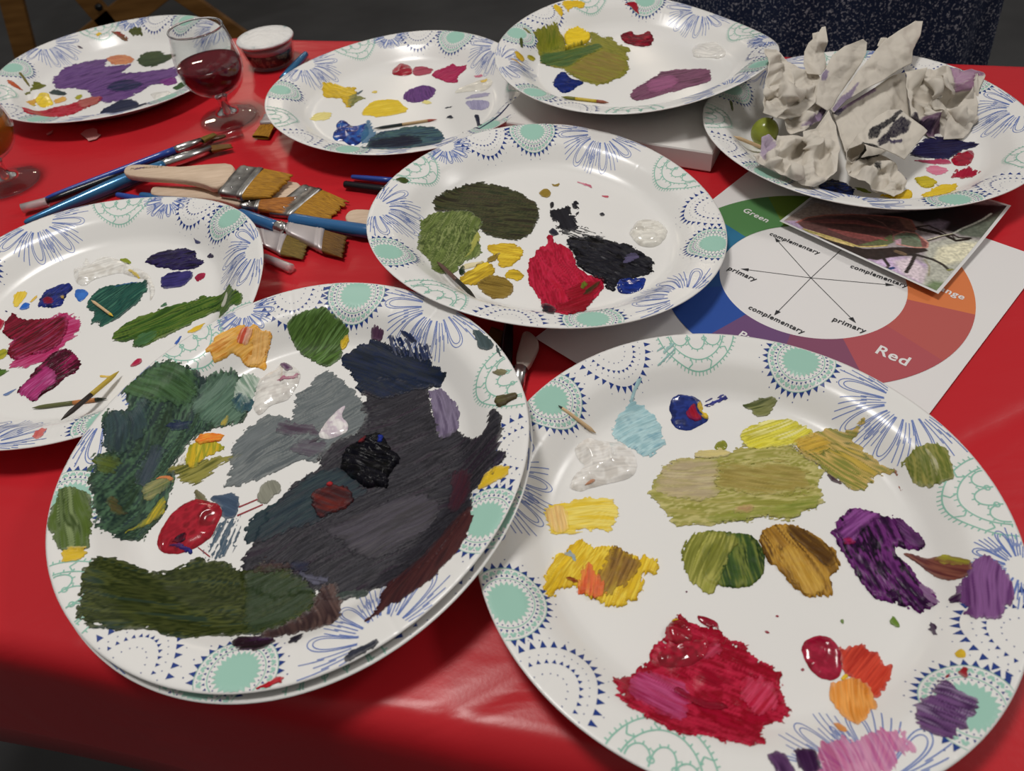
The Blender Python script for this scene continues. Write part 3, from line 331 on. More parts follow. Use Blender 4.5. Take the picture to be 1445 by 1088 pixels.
NAPKINS=[
('crumpled white paper towel with a torn serrated edge standing up, behind the grape',[
(14,[2408,6000,638,2567,6120,572,2653,6030,495,2728,5920,465,2864,5900,437,2835,5750,441,2714,5500,378,2561,5380,340,2388,5280,383,2316,5280,406,2228,5350,424,2262,5500,489,2335,5650,565,2384,5800,606,2510,5720,457,2370,5620,544,2458,5450,530,2610,5530,461,2425,5370,419,2403,5560,444,2563,5960,460,2644,5780,458,2336,5400,443,2320,5500,411,2773,5800,419,2543,5500,399],[-32,54,-14,54,3,37,21,26,44,22,48,11,41,-21,21,-40,-2,-45,-14,-42,-33,-35,-33,-11,-27,15,-26,34,-4,5,-20,10,5,-4,24,-7,1,-30,-14,-11,-9,25,15,13,-16,-26,-26,-23,34,10,12,-21],[],1.3),
(13,[2778,6000,469,2808,6100,531,2862,6170,568,2906,6200,584,2913,6250,613,2964,6240,621,3010,6300,634,3041,6300,639,3005,6120,579,2993,6120,502,2960,5950,447,2851,5800,453,2769,5880,442,2914,6130,592,2870,6020,542,2831,5920,489,2950,6070,498],[-18,-21,-17,-3,-11,9,-5,14,-6,23,3,25,7,31,13,33,16,10,11,-3,14,-24,6,-36,-14,-34,1,11,-2,-5,-4,-22,7,-8],[],0.35),
(11,[2411,5350,366,2495,5400,309,2618,5500,288,2743,5630,320,2834,5700,253,2875,5600,252,2750,5400,278,2609,5300,281,2536,5220,295,2434,5220,301,2397,5260,349,2539,5280,350,2704,5480,309,2495,5300,302],[-28,2,-18,-1,-4,6,11,24,19,20,32,13,25,-1,7,-12,0,-18,-18,-19,-25,-8,-1,-4,13,9,-12,-11],[('4a3a5e',[25,15,31,12,25,-1,13,-6,7,-11,17,3]),('9a86a0',[-1,-11,13,6,25,8,24,-1,11,-7])],1.3),
]),
('tall fan of white paper towel with the highest pointed tip, mid heap',[
(14,[2805,5450,319,2733,5530,354,2778,5670,434,2849,5780,462,2921,5880,467,3022,6020,511,3159,6120,526,3350,6200,536,3396,6200,503,3361,6100,453,3296,6020,407,3139,5850,354,2972,5660,315,2862,5500,310,3060,5900,457,2896,5660,396,2814,5620,381,3172,6000,459,3232,6100,497,2934,5820,434],[-17,-53,-33,-42,-31,-17,-25,-3,-19,7,-10,26,7,38,33,48,39,44,38,28,31,14,14,-10,-2,-34,-11,-50,2,9,-12,-22,-24,-29,14,19,19,33,-14,-3],[('8f80a0',[-24,-1,-19,5,-16,2,-19,-8,-24,-9])],0.35),
(16,[2845,5480,315,2960,5600,334,3198,5850,432,3435,6070,506,3517,6140,535,3739,6300,545,3892,6400,550,3964,6400,542,3901,6270,479,3779,6120,424,3722,5980,376,3606,5920,370,3410,5780,364,3184,5660,355,3013,5580,322,2866,5450,297,3533,6000,479,3336,5850,416,3115,5680,369,3672,6100,467,3095,5750,384,3409,5970,446],[-70,-62,-57,-47,-30,-7,-3,25,7,36,32,52,49,62,61,62,57,42,46,21,44,3,30,-5,7,-20,-23,-35,-47,-49,-65,-67,17,18,-8,-7,-35,-32,32,25,-42,-25,-3,8],[('8a7a98',[-67,-62,-57,-49,-42,-37,-32,-27,-42,-47,-62,-67])],0.35),
(14,[2930,5600,216,3102,5700,224,3386,5860,254,3582,5980,286,3718,6030,279,3666,5800,187,3591,5560,124,3602,5480,100,3426,5300,90,3107,5040,102,2907,5000,104,2840,5080,160,2858,5250,219,2901,5450,217,3186,5580,225,3204,5460,190,3035,5380,205,3427,5730,232,3429,5560,175,3335,5640,209,3104,5410,212,3028,5540,203],[-57,5,-34,17,3,40,28,57,46,62,50,30,52,0,59,-10,43,-30,8,-57,-24,-65,-39,-50,-45,-25,-52,-7,-12,10,-2,-5,-24,-12,18,27,28,5,8,15,-14,-7,-37,0],[('8a7090',[-49,10,-27,25,3,41,4,36,-22,21,-44,6]),('2a2440',[-57,6,-49,10,-39,10,-49,2])],0.35),
(5,[3451,6120,499,3519,6220,519,3570,6220,513,3593,6150,501,3519,6100,469],[-10,-4,-5,7,3,7,11,0,1,-9],[],0.35),
]),
('crumpled paper towel ball stained mauve, at the right of the heap',[
(17,[3640,5900,352,3814,5970,312,4013,6040,279,4109,6020,284,4206,5950,299,4284,5800,305,4253,5730,271,4178,5640,245,4116,5500,197,4059,5370,130,3949,5250,82,3874,5190,85,3726,5210,85,3636,5280,87,3564,5350,140,3458,5350,237,3540,5600,295,3843,5850,327,3718,5720,248,3843,5720,339,3691,5530,234,3705,5500,321,3961,5700,334,3976,5620,263,3801,5400,238,3687,5400,192,3740,5370,123,4106,5710,237,3756,5330,188,3902,5480,232,3944,5380,139,3651,5600,190,4188,5800,263,3836,5530,322,3656,5450,140],[-57,40,-36,42,-11,45,7,46,29,46,55,38,54,26,48,14,46,-6,44,-28,33,-48,25,-54,-2,-56,-23,-51,-38,-38,-51,-25,-53,7,-21,36,-36,11,-10,29,-26,-6,-16,7,12,29,17,11,4,-13,-18,-23,-11,-36,29,16,-1,-28,14,-6,24,-28,-41,-8,36,29,4,11,-31,-28],[('b08aa8',[7,46,29,46,54,38,41,34,17,21,12,34]),('6a4a68',[-36,-28,-11,-28,-6,-48,-23,-51,-41,-38]),('30263c',[-48,-23,-36,-31,-23,-38,-21,-48,-36,-43,-50,-28]),('9a7090',[17,19,34,31,51,36,29,16,19,11])],2.0),
(11,[4118,5700,233,4150,5650,237,4116,5500,197,4056,5370,131,3954,5260,84,3872,5190,80,3715,5200,89,3757,5300,142,3793,5350,173,3898,5450,202,4026,5570,220,3935,5380,201,3813,5280,160],[9,38,18,36,23,17,20,-5,10,-24,2,-32,-26,-33,-24,-15,-20,-5,-9,9,4,24,4,4,-11,-13],[],0.35),
]),
('white paper towel with a big dark violet paint print, at the front of the heap',[
(11,[2718,4830,323,2821,4930,375,2988,5070,416,3132,5150,430,3252,5180,408,3293,5100,386,3361,4920,351,3090,4670,286,3032,4720,314,2897,4720,379,2783,4750,417,2862,4920,391,3007,4940,399,3122,4950,380,3133,4840,340,3002,4810,365,2911,4840,390,3155,5060,408],[-54,-23,-40,-3,-18,21,2,33,20,34,33,25,59,4,26,-37,13,-28,-9,-20,-31,-13,-31,0,-5,7,14,7,23,-10,2,-12,-16,-6,13,22],[('140e24',[-23,1,-21,7,-5,14,7,21,15,30,25,34,20,28,13,19,2,12,-8,4,-13,-5,-22,-3]),('1c1530',[-11,-10,2,1,10,14,23,24,34,17,32,7,19,-1,5,-6,2,-13,-9,-17]),('14101c',[-38,-33,-31,-13,-18,-14,-9,-21,-13,-28,-25,-35]),('3a3054',[2,-14,23,-8,23,-10,7,-15])],0.35),
(18,[2682,4710,236,2714,4790,277,2750,4900,280,2844,4980,290,2912,4970,282,2905,4890,266,2807,4790,266,2906,4810,264,2992,4840,252,3048,4760,229,3101,4700,195,3108,4590,167,3045,4480,142,2923,4390,164,2842,4400,203,2744,4430,266,2679,4500,269,2656,4620,261,2879,5010,203,2895,4810,205,2968,4780,197,3025,4740,182,3020,4620,160,2929,4520,179,2946,4680,173,2882,4680,204,2765,4660,247,3055,4600,152,2750,4760,252,2737,4540,268,2979,4470,165],[-39,0,-37,15,-39,27,-27,38,-14,37,-10,27,-20,15,-4,19,9,22,25,12,37,1,46,-14,43,-31,28,-39,14,-33,-4,-22,-22,-15,-36,-5,-27,27,-9,9,7,6,19,1,27,-14,19,-23,9,-8,-1,-4,-19,-1,35,-17,-29,9,-14,-10,32,-30],[('08060c',[-22,15,-10,37,1,34,10,27,8,21,-8,15]),('14101c',[3,4,5,7,8,6,8,1,4,1]),('4a3e68',[8,27,25,18,37,6,45,-4,46,-14,43,-4,32,8,19,17])],1.3),
]),
('crumpled white paper towel with a lilac corner, right in front of the grape',[
(21,[1963,4770,399,2060,4870,366,2107,5000,415,2169,5030,412,2223,4980,383,2265,5080,370,2330,5100,341,2497,5130,297,2510,5180,319,2614,5180,335,2786,5400,346,2782,5200,311,2722,4950,287,2583,4650,269,2454,4530,273,2328,4450,286,2244,4470,309,2215,4500,323,2149,4570,338,2083,4620,352,2006,4720,366,2145,4980,344,2191,4920,342,2197,4800,331,2289,4950,320,2365,5020,294,2478,5070,253,2347,4860,299,2376,4760,296,2281,4620,326,2214,4700,330,2531,5100,273,2626,5050,245,2556,4870,253,2479,4920,270,2718,5200,269,2481,4720,277,2334,4560,299,2141,4690,331,2109,4780,361,2655,4950,238,2579,5140,303],[-64,-5,-53,1,-51,23,-41,26,-29,18,-28,26,-18,24,8,23,8,31,27,36,43,60,54,37,60,9,56,-25,40,-39,22,-48,6,-44,-2,-39,-18,-31,-34,-25,-54,-14,-45,9,-33,5,-24,-8,-17,6,-9,9,7,9,-2,-5,10,-14,3,-25,-15,-18,15,17,34,9,34,-7,17,-1,41,29,32,-19,16,-35,-28,-20,-39,-7,46,0,22,26],[('ab9ab0',[-53,1,-51,23,-41,26,-29,14,-37,7,-45,-5,-49,-5])],1.3),
]),
]
PHOTO_CORNERS=[[0.21103, 0.44053, 0.006], [0.2819, 0.34321, 0.006], [0.36931, 0.41891, 0.012], [0.29844, 0.51623, 0.004]]
PHOTO_ART=[
('poly','1a181a',0,[0.367,0.457,0.819,0.905,1.0,1.002,1.021,0.899,1.019,0.743,0.966,0.635,0.845,0.58,0.697,0.573,0.602,0.544]),
('poly','4a5046',0,[0.849,0.594,0.916,0.748,0.999,0.978,1.022,0.855,1.019,0.637,0.94,0.604,0.884,0.579]),
('poly','6a6270',0,[0.673,0.577,0.725,0.653,0.774,0.658,0.787,0.577,0.715,0.53]),
('poly','8a8a80',0,[0.767,0.407,0.851,0.541,0.946,0.587,1.018,0.615,1.018,0.276,0.995,-0.001,0.927,-0.01,0.858,0.04,0.819,0.24]),
('poly','a8a48e',0,[0.831,0.396,0.913,0.528,0.996,0.576,0.999,0.396,0.927,0.255,0.854,0.271]),
('poly','58664a',0,[0.921,0.004,0.932,0.087,0.983,0.115,1.006,0.081,0.996,-0.003,0.946,-0.011]),
('poly','8c7a92',0,[0.009,0.01,0.077,0.101,0.273,0.042,0.467,0.002,0.621,0.049,0.719,0.196,0.852,0.209,0.896,-0.001,0.707,-0.038,0.443,-0.04,0.177,-0.014]),
('poly','a08ca6',0,[0.606,-0.006,0.681,0.143,0.802,0.145,0.87,0.013,0.742,-0.026]),
('poly','a79aa0',0,[0.688,0.107,0.755,0.206,0.876,0.152,0.891,0.031,0.798,0.024]),
('poly','7a6c66',0,[0.008,0.016,0.055,0.351,0.114,0.378,0.271,0.357,0.091,0.1]),
('poly','2c2624',0,[0.238,0.036,0.409,0.063,0.51,0.093,0.653,0.246,0.773,0.347,0.808,0.334,0.741,0.236,0.621,0.049,0.522,-0.015,0.386,-0.023,0.301,-0.005]),
('poly','4e3634',0,[0.085,0.063,0.107,0.163,0.177,0.27,0.293,0.386,0.428,0.479,0.537,0.541,0.598,0.553,0.66,0.486,0.668,0.446,0.617,0.416,0.6,0.312,0.6,0.223,0.486,0.095,0.35,0.082,0.147,0.034]),
('poly','3a2c2a',0,[0.145,0.168,0.245,0.311,0.424,0.44,0.545,0.475,0.505,0.372,0.316,0.231]),
('poly','5e3838',0,[0.093,0.076,0.198,0.236,0.352,0.346,0.496,0.389,0.617,0.416,0.517,0.37,0.353,0.298,0.196,0.172]),
('poly','6a3c3a',0,[0.257,0.135,0.369,0.202,0.481,0.236,0.557,0.288,0.506,0.189,0.387,0.147]),
('poly','50563a',0,[0.47,0.103,0.553,0.273,0.569,0.355,0.616,0.28,0.6,0.223]),
('poly','6a6a40',0,[0.152,0.026,0.35,0.082,0.486,0.095,0.47,0.081,0.34,0.056,0.174,0.012]),
('poly','a89460',0,[0.175,0.021,0.355,0.073,0.466,0.089,0.465,0.07,0.338,0.038,0.198,0.016]),
('poly','6a4a40',0,[0.533,0.525,0.574,0.558,0.653,0.503,0.664,0.454,0.609,0.456]),
('poly','565c4c',0,[0.585,0.345,0.613,0.425,0.675,0.452,0.767,0.407,0.788,0.359,0.736,0.316,0.639,0.277,0.608,0.296]),
('poly','643e3c',0,[0.694,0.434,0.753,0.416,0.788,0.37,0.766,0.341]),
('poly','9a7a86',0,[0.616,0.303,0.632,0.338,0.654,0.29,0.636,0.271]),
('line','8a8c82',.012,[0.845,0.58,0.865,0.652,0.897,0.722,0.925,0.801,0.939,0.869]),
('line','24201e',.012,[0.645,0.497,0.7,0.564,0.786,0.554,0.878,0.52]),
('line','2a2422',.014,[0.761,0.423,0.803,0.512,0.841,0.565,0.883,0.556,0.936,0.59]),
('line','2a2422',.010,[0.845,0.554,0.885,0.515,0.934,0.571]),
('line','2c2826',.022,[0.599,0.136,0.644,0.09,0.691,0.048]),
('line','2c2826',.022,[0.76,0.251,0.781,0.147,0.792,0.058]),
('line','2c2826',.020,[0.7,0.19,0.765,0.251,0.854,0.271,0.914,0.263,0.962,0.236]),
('line','5a4a3a',.03,[0.668,0.205,0.712,0.211]),
('line','24345a',.02,[0.709,0.02,0.723,0.046]),
('line','3a3434',.016,[0.694,0.031,0.7,-0.024]),
('line','6a6a3a',.014,[0.955,0.231,0.972,0.255]),
('line','7a7560',.010,[0.819,0.24,0.865,0.2,0.898,0.113]),
('line','8a5048',.012,[0.085,0.063,0.107,0.163,0.177,0.27,0.293,0.386,0.428,0.479,0.537,0.541,0.598,0.553,0.66,0.486]),
('line','9a8a50',.012,[0.15,0.029,0.264,0.058,0.352,0.079,0.419,0.089,0.485,0.098,0.545,0.155,0.6,0.223]),
('line','7c4440',.012,[0.196,0.172,0.349,0.306,0.5,0.38,0.621,0.408]),
('line','7c4440',.012,[0.265,0.142,0.373,0.194,0.477,0.244,0.577,0.27]),
('line','6a4a48',.010,[0.386,0.421,0.479,0.423,0.577,0.361,0.608,0.296]),
('line','9a6a60',.010,[0.585,0.345,0.615,0.421,0.677,0.449,0.769,0.403,0.784,0.356,0.736,0.316,0.64,0.274]),
('line','566a58',.010,[0.616,0.348,0.657,0.399,0.723,0.392]),
('line','1c1816',.014,[0.653,0.503,0.775,0.533,0.879,0.517,0.937,0.586]),
('line','1c1816',.016,[0.668,0.492,0.816,0.53,0.843,0.56]),
('line','b0a890',.006,[0.757,0.431,0.801,0.517,0.839,0.57]),
]
PT={
'blue_thin':[[-0.40068,0.59933,0.004],[-0.2884,0.6545,0.0095],[-0.26465,0.66454,0.0105],[-0.25329,0.67559,0.0105]],
'black_thin':[[-0.41135,0.58966,0.004],[-0.39522,0.59475,0.004],[-0.28253,0.66346,0.0042],[-0.26029,0.67807,0.0042],[-0.23264,0.68734,0.004]],
'metal_blue':[[-0.39957,0.56409,0.0045],[-0.32457,0.61361,0.0065],[-0.29416,0.63615,0.006],[-0.25569,0.65647,0.005],[-0.23585,0.6604,0.004]],
'wood_a':[[-0.32062,0.60835,0.02],[-0.31535,0.61777,0.02],[-0.27031,0.6016,0.02],[-0.24672,0.60079,0.02],[-0.21286,0.59616,0.02],[-0.2237,0.55401,0.02],[-0.24359,0.57104,0.02],[-0.26551,0.58095,0.02],[-0.31251,0.5962,0.02]],
'wood_a_ferrule':[[-0.21055,0.59233,0.021],[-0.19101,0.58355,0.021],[-0.20547,0.5458,0.018],[-0.22675,0.55687,0.018]],
'wood_a_bristle':[[-0.19163,0.58542,0.02],[-0.16465,0.57749,0.016],[-0.18032,0.54739,0.015],[-0.20566,0.54691,0.018]],
'wood_b':[[-0.29451,0.58549,0.01],[-0.29307,0.5921,0.01],[-0.26051,0.5839,0.01],[-0.23777,0.57898,0.01],[-0.20597,0.55538,0.01],[-0.20804,0.54287,0.01],[-0.22731,0.55663,0.01],[-0.25684,0.56729,0.01],[-0.29038,0.57667,0.01]],
'wood_b_ferrule':[[-0.20646,0.55499,0.011],[-0.19028,0.54829,0.011],[-0.19303,0.53863,0.009],[-0.20915,0.54519,0.009]],
'wood_b_bristle':[[-0.19003,0.54882,0.012],[-0.15609,0.55132,0.01],[-0.16773,0.52966,0.008],[-0.19312,0.53918,0.009]],
'wood_c':[[-0.22464,0.60343,0.007],[-0.21598,0.60879,0.007],[-0.17712,0.58112,0.007],[-0.15538,0.57004,0.007],[-0.18167,0.5346,0.007],[-0.19183,0.55494,0.007],[-0.21748,0.58065,0.007]],
'wood_c_ferrule':[[-0.1569,0.56901,0.009],[-0.14102,0.55856,0.009],[-0.16513,0.52749,0.006],[-0.18452,0.53567,0.006]],
'wood_c_bristle':[[-0.1414,0.55972,0.008],[-0.11604,0.53939,0.006],[-0.13359,0.5148,0.004],[-0.16399,0.52777,0.006]],
'blue_flat':[[-0.2145,0.54235,0.005],[-0.17019,0.50828,0.006]],
'blue_flat_ferrule':[[-0.17215,0.51543,0.0065],[-0.16417,0.5118,0.0065],[-0.13302,0.49727,0.006],[-0.13362,0.472,0.004],[-0.16445,0.4993,0.006],[-0.1716,0.50293,0.0065]],
'blue_flat_bristle':[[-0.13265,0.49633,0.006],[-0.11414,0.4876,0.004],[-0.11642,0.46189,0.003],[-0.13358,0.47154,0.004]],
'pink_flat_ferrule':[[-0.20545,0.52233,0.004],[-0.18845,0.51327,0.004],[-0.16394,0.49943,0.004],[-0.16684,0.47613,0.003],[-0.18169,0.49018,0.003],[-0.19994,0.50479,0.003]],
'pink_flat_bristle':[[-0.16388,0.49893,0.004],[-0.14418,0.49019,0.003],[-0.14763,0.46741,0.002],[-0.16678,0.47566,0.003]],
'cap_under':[[-0.17878,0.47432,0.003],[-0.1555,0.45606,0.003]],
'blue_handle_mid':[[-0.16355,0.51947,0.006],[-0.09978,0.49022,0.006],[-0.07534,0.47866,0.006]],
'thin_blue_mid':[[-0.11793,0.5784,0.004],[-0.07772,0.56265,0.004]],
'black_mid':[[-0.12336,0.56745,0.004],[-0.07733,0.54631,0.004]],
'wood_end':[[-0.11952,0.514,0.006],[-0.11614,0.52356,0.006],[-0.10561,0.52345,0.006],[-0.07616,0.5132,0.006],[-0.07559,0.48921,0.006],[-0.10129,0.49732,0.006],[-0.11291,0.50164,0.006]],
'tl_flat_bristle':[[-0.22174,0.67799,0.002],[-0.21615,0.69776,0.004],[-0.20083,0.69623,0.004],[-0.20462,0.67184,0.002]],
'tl_flat_ferrule':[[-0.21652,0.69785,0.004],[-0.21426,0.71583,0.004],[-0.19359,0.71073,0.004],[-0.2,0.6953,0.004]],
'jar_blue':[[-0.18781,0.85556,0.005],[-0.19812,0.82071,0.005],[-0.20562,0.79417,0.005]],
'left_blue':[[-0.3286,0.5944,0.004],[-0.2814,0.56973,0.004]],
'left_teal':[[-0.30453,0.58653,0.005],[-0.25133,0.56077,0.005]],
'under_black':[[0.00279,0.36515,0.005],[-0.00126,0.33833,0.005],[-0.0039,0.31635,0.005]],
'under_wood':[[0.01145,0.35478,0.006],[0.01608,0.35398,0.006],[0.02103,0.34353,0.006],[0.01926,0.33582,0.006],[0.0096,0.31691,0.006],[0.00278,0.32559,0.006],[0.00942,0.34823,0.006]],
'under_dark':[[-0.00892,0.36331,0.004],[0.00101,0.35597,0.004],[-0.00789,0.33717,0.004],[-0.01371,0.3475,0.004]],
'scrap':[[-0.40656,0.72972,0.001],[-0.40422,0.73782,0.001],[-0.39649,0.74034,0.001],[-0.39169,0.73627,0.001],[-0.38806,0.72674,0.001],[-0.38334,0.72277,0.001],[-0.38581,0.71489,0.001],[-0.39263,0.71231,0.001],[-0.39878,0.72077,0.001]],
'scrap_small':[[-0.44486,0.73867,0.001],[-0.44031,0.74659,0.001],[-0.43961,0.7404,0.001],[-0.44269,0.73666,0.001]],
'tooth_br':[[0.02491,0.27338,0.02008],[0.0447,0.26202,0.00529]],
'tooth_lf':[[-0.30088,0.43925,0.00843],[-0.27821,0.41725,0.00825]],
'stick_lf_a':[[-0.31009,0.33816,0.00364],[-0.26172,0.33893,0.00366]],
'stick_lf_b':[[-0.27697,0.31339,0.01456],[-0.25782,0.35931,0.00745]],
'tooth_md':[[-0.04217,0.41599,0.02389],[-0.01653,0.35581,0.03745]],
'tooth_tl':[[-0.10187,0.65554,0.00714],[-0.0415,0.66526,0.00413]],
'tooth_tc':[[0.07369,0.62856,0.02957],[0.11309,0.60923,0.02877]],
'tooth_np':[[0.20229,0.53587,0.02459],[0.2274,0.52918,0.014]],
'grape':[[0.2306,0.54317,0.021]],
'wood_chair':[[-1.77419,3.11489,-0.74],[-1.50751,3.34306,-0.74],[-0.9343,3.11178,-0.74]],
}
PTY={
'chairL':[[-1.6574,2.9,-0.67585],[-1.58687,2.9,-0.43802]],
'chairVa':[[-1.30524,2.9,-0.59815],[-1.36538,2.9,-0.43435]],
'chairVb':[[-1.30524,2.9,-0.59815],[-1.07491,2.9,-0.48854]],
'chairR':[[-0.87583,2.9,-0.66644],[-1.02428,2.9,-0.51274]],
'person':[[0.30723,0.9,-0.00689],[0.64188,0.9,-0.04339],[0.65379,0.9,-0.11799],[0.3741,0.9,-0.08121]],
}
WORDS=[
('complementary',[-0.1944, 0.4357],0.0391,0.4,'dark'),
('primary',[-0.1956, 0.3826],0.0218,0.8,'dark'),
('complementary',[-0.1625, 0.3558],0.0397,0.6,'dark'),
('primary',[-0.1151, 0.379],0.0211,4.4,'dark'),
('complementary',[-0.132, 0.4358],0.0386,3.5,'dark'),
('Green',[-0.2259, 0.4497],0.0220,-5.3,'light'),
('Red',[-0.082, 0.3682],0.0190,2.1,'light'),
('Orange',[-0.0873, 0.4488],0.0260,-1.3,'light'),
('Purple',[-0.1534, 0.3287],0.0247,2.4,'light'),
]
WHEEL=[-0.1465, 0.4095, 0.061, 0.1012]

# ------------------------------------------------------------------ helpers
def lin(h):
    h=h.lstrip('#'); v=[int(h[i:i+2],16)/255 for i in (0,2,4)]
    return np.array([c/12.92 if c<=.04045 else ((c+.055)/1.055)**2.4 for c in v])
GAIN=1.12
def alb(h):
    """a paint or print colour as an albedo"""
    v=lin(h); g=v@np.array([.3,.59,.11]); v=g+(v-g)*.95
    return np.clip(v*GAIN-.006,.003,.9)
def tag(o,label=None,cat=None,group=None,kind=None):
    if label: o['label']=label
    if cat: o['category']=cat
    if group: o['group']=group
    if kind: o['kind']=kind
    return o
def empty(name,loc=(0,0,0),label=None,cat=None,group=None):
    o=bpy.data.objects.new(name,None); o.empty_display_size=.02; o.location=loc; C.objects.link(o)
    return tag(o,label,cat,group)
def mesh_obj(name,V,Fc,mats,parent=None,mi=None,smooth=True,loc=None):
    me=bpy.data.meshes.new(name)
    V=np.asarray(V,float).reshape(-1,3)
    me.from_pydata(V.tolist(),[],[list(map(int,f)) for f in Fc])
    if not isinstance(mats,(list,tuple)): mats=[mats]
    for m in mats: me.materials.append(m)
    if mi is not None: me.polygons.foreach_set('material_index',np.asarray(mi,np.int32))
    me.polygons.foreach_set('use_smooth',np.full(len(me.polygons),bool(smooth)))
    me.update()
    o=bpy.data.objects.new(name,me); C.objects.link(o)
    if parent: o.parent=parent
    if loc is not None: o.location=loc
    return o
def set_col(o,col):
    a=o.data.color_attributes.new('Col','FLOAT_COLOR','POINT')
    c=np.ones((len(o.data.vertices),4),np.float32); c[:,:3]=col
    a.data.foreach_set('color',c.ravel())
def set_vec(o,name,v):
    a=o.data.attributes.new(name,'FLOAT_VECTOR','POINT')
    a.data.foreach_set('vector',np.asarray(v,np.float32).ravel())
def lathe(prof,seg=64,closed=False):
    V=[];Fc=[]
    n=len(prof)
    for r,z in prof:
        for k in range(seg):
            a=2*math.pi*k/seg; V.append((r*math.cos(a),r*math.sin(a),z))
    m=n if closed else n-1
    for i in range(m):
        j=(i+1)%n
        for k in range(seg):
            k2=(k+1)%seg
            Fc.append((i*seg+k,i*seg+k2,j*seg+k2,j*seg+k))
    return V,Fc
def tube(P,R,seg=16,cap=True):
    """round bar through the points P with radius R at each; ends capped"""
    P=[Vector(p) for p in P]; V=[];Fc=[]
    for i,p in enumerate(P):
        d=(P[min(i+1,len(P)-1)]-P[max(i-1,0)]).normalized()
        s=d.cross(Vector((0,0,1)));  s=s.normalized() if s.length>1e-4 else Vector((1,0,0))
        t=s.cross(d).normalized()
        for k in range(seg):
            a=2*math.pi*k/seg; q=p+(s*math.cos(a)+t*math.sin(a))*R[i]; V.append(tuple(q))
    n=len(P)
    for i in range(n-1):
        for k in range(seg):
            k2=(k+1)%seg; Fc.append((i*seg+k,i*seg+k2,(i+1)*seg+k2,(i+1)*seg+k))
    if cap:
        Fc.append(tuple(range(seg))[::-1]); Fc.append(tuple(range((n-1)*seg,n*seg)))
    return V,Fc
def join(*parts):
    V=[];Fc=[]
    for v,f in parts:
        o=len(V); V+=list(v); Fc+=[tuple(i+o for i in q) for q in f]
    return V,Fc
def slab(poly,th,bev=.0006,dz=0.):
    """outline (3-D points, top face) made into a bevelled plate of thickness th below it"""
    P=[Vector(p) for p in poly]; c=sum(P,Vector())/len(P)
    n=len(P)
    def ring(s,z): return [tuple(c+(p-c)*(1-s/max((p-c).length,1e-6))+Vector((0,0,z+dz))) for p in P]
    V=ring(bev,0)+ring(0,-bev)+ring(0,-th+bev)+ring(bev,-th)
    Fc=[tuple(range(n)),tuple(range(3*n,4*n))[::-1]]
    for i in range(3):
        for k in range(n):
            k2=(k+1)%n; Fc.append((i*n+k,(i+1)*n+k,(i+1)*n+k2,i*n+k2))
    # orient up
    nrm=sum(((P[k]-c).cross(P[(k+1)%n]-c) for k in range(n)),Vector())
    if nrm.z<0: Fc=[f[::-1] for f in Fc]
    return V,Fc
def smooth_poly(P,it=2):
    P=[Vector(p) for p in P]
    for _ in range(it):
        Q=[]
        for k in range(len(P)):
            a,b=P[k],P[(k+1)%len(P)]
            Q+= [a*.75+b*.25,a*.25+b*.75]
        P=Q
    return P
def box(c,s,rot=None):
    x,y,z=[v/2 for v in s]; V=[Vector((a*x,b*y,d*z)) for a in(-1,1) for b in(-1,1) for d in(-1,1)]
    if rot: V=[rot@v for v in V]
    V=[tuple(v+Vector(c)) for v in V]
    return V,[(0,1,3,2),(4,6,7,5),(0,4,5,1),(2,3,7,6),(0,2,6,4),(1,5,7,3)]
def bevel(o,w,seg=2):
    m=o.modifiers.new('bevel','BEVEL'); m.width=w; m.segments=seg; m.limit_method='ANGLE'
    return o
# value noise
def _hash(ix,iy,s):
    n=(ix.astype(np.int64)*374761393+iy.astype(np.int64)*668265263+s*974711)&0x7fffffff
    n=((n^(n>>13))*1274126177)&0x7fffffff
    n=(n^(n>>16))&0xffff
    return n/65535.
def vn(x,y,s=0):
    ix=np.floor(x);iy=np.floor(y);fx=x-ix;fy=y-iy
    fx=fx*fx*(3-2*fx);fy=fy*fy*(3-2*fy)
    a=_hash(ix,iy,s);b=_hash(ix+1,iy,s);c=_hash(ix,iy+1,s);d=_hash(ix+1,iy+1,s)
    return (a*(1-fx)+b*fx)*(1-fy)+(c*(1-fx)+d*fx)*fy
def fbm(x,y,s=0,o=3):
    t=0;a=.5;n=0
    for i in range(o):
        t=t+a*vn(x*2**i,y*2**i,s+i*17); n+=a; a*=.5
    return t/n
def sdist(P,X,Y):
    """signed distance to polygon P (inside positive)"""
    d=np.full(X.shape,1e9); ins=np.zeros(X.shape,bool); n=len(P)
    for i in range(n):
        ax,ay=P[i];bx,by=P[(i+1)%n]
        vx,vy=bx-ax,by-ay; L=vx*vx+vy*vy+1e-12
        t=np.clip(((X-ax)*vx+(Y-ay)*vy)/L,0,1)
        d=np.minimum(d,np.hypot(X-ax-t*vx,Y-ay-t*vy))
        c=((ay>Y)!=(by>Y))
        with np.errstate(divide='ignore',invalid='ignore'):
            xi=(bx-ax)*(Y-ay)/(by-ay+(1e-12 if by==ay else 0))+ax
        ins^=c&(X<xi)
    return np.where(ins,d,-d)

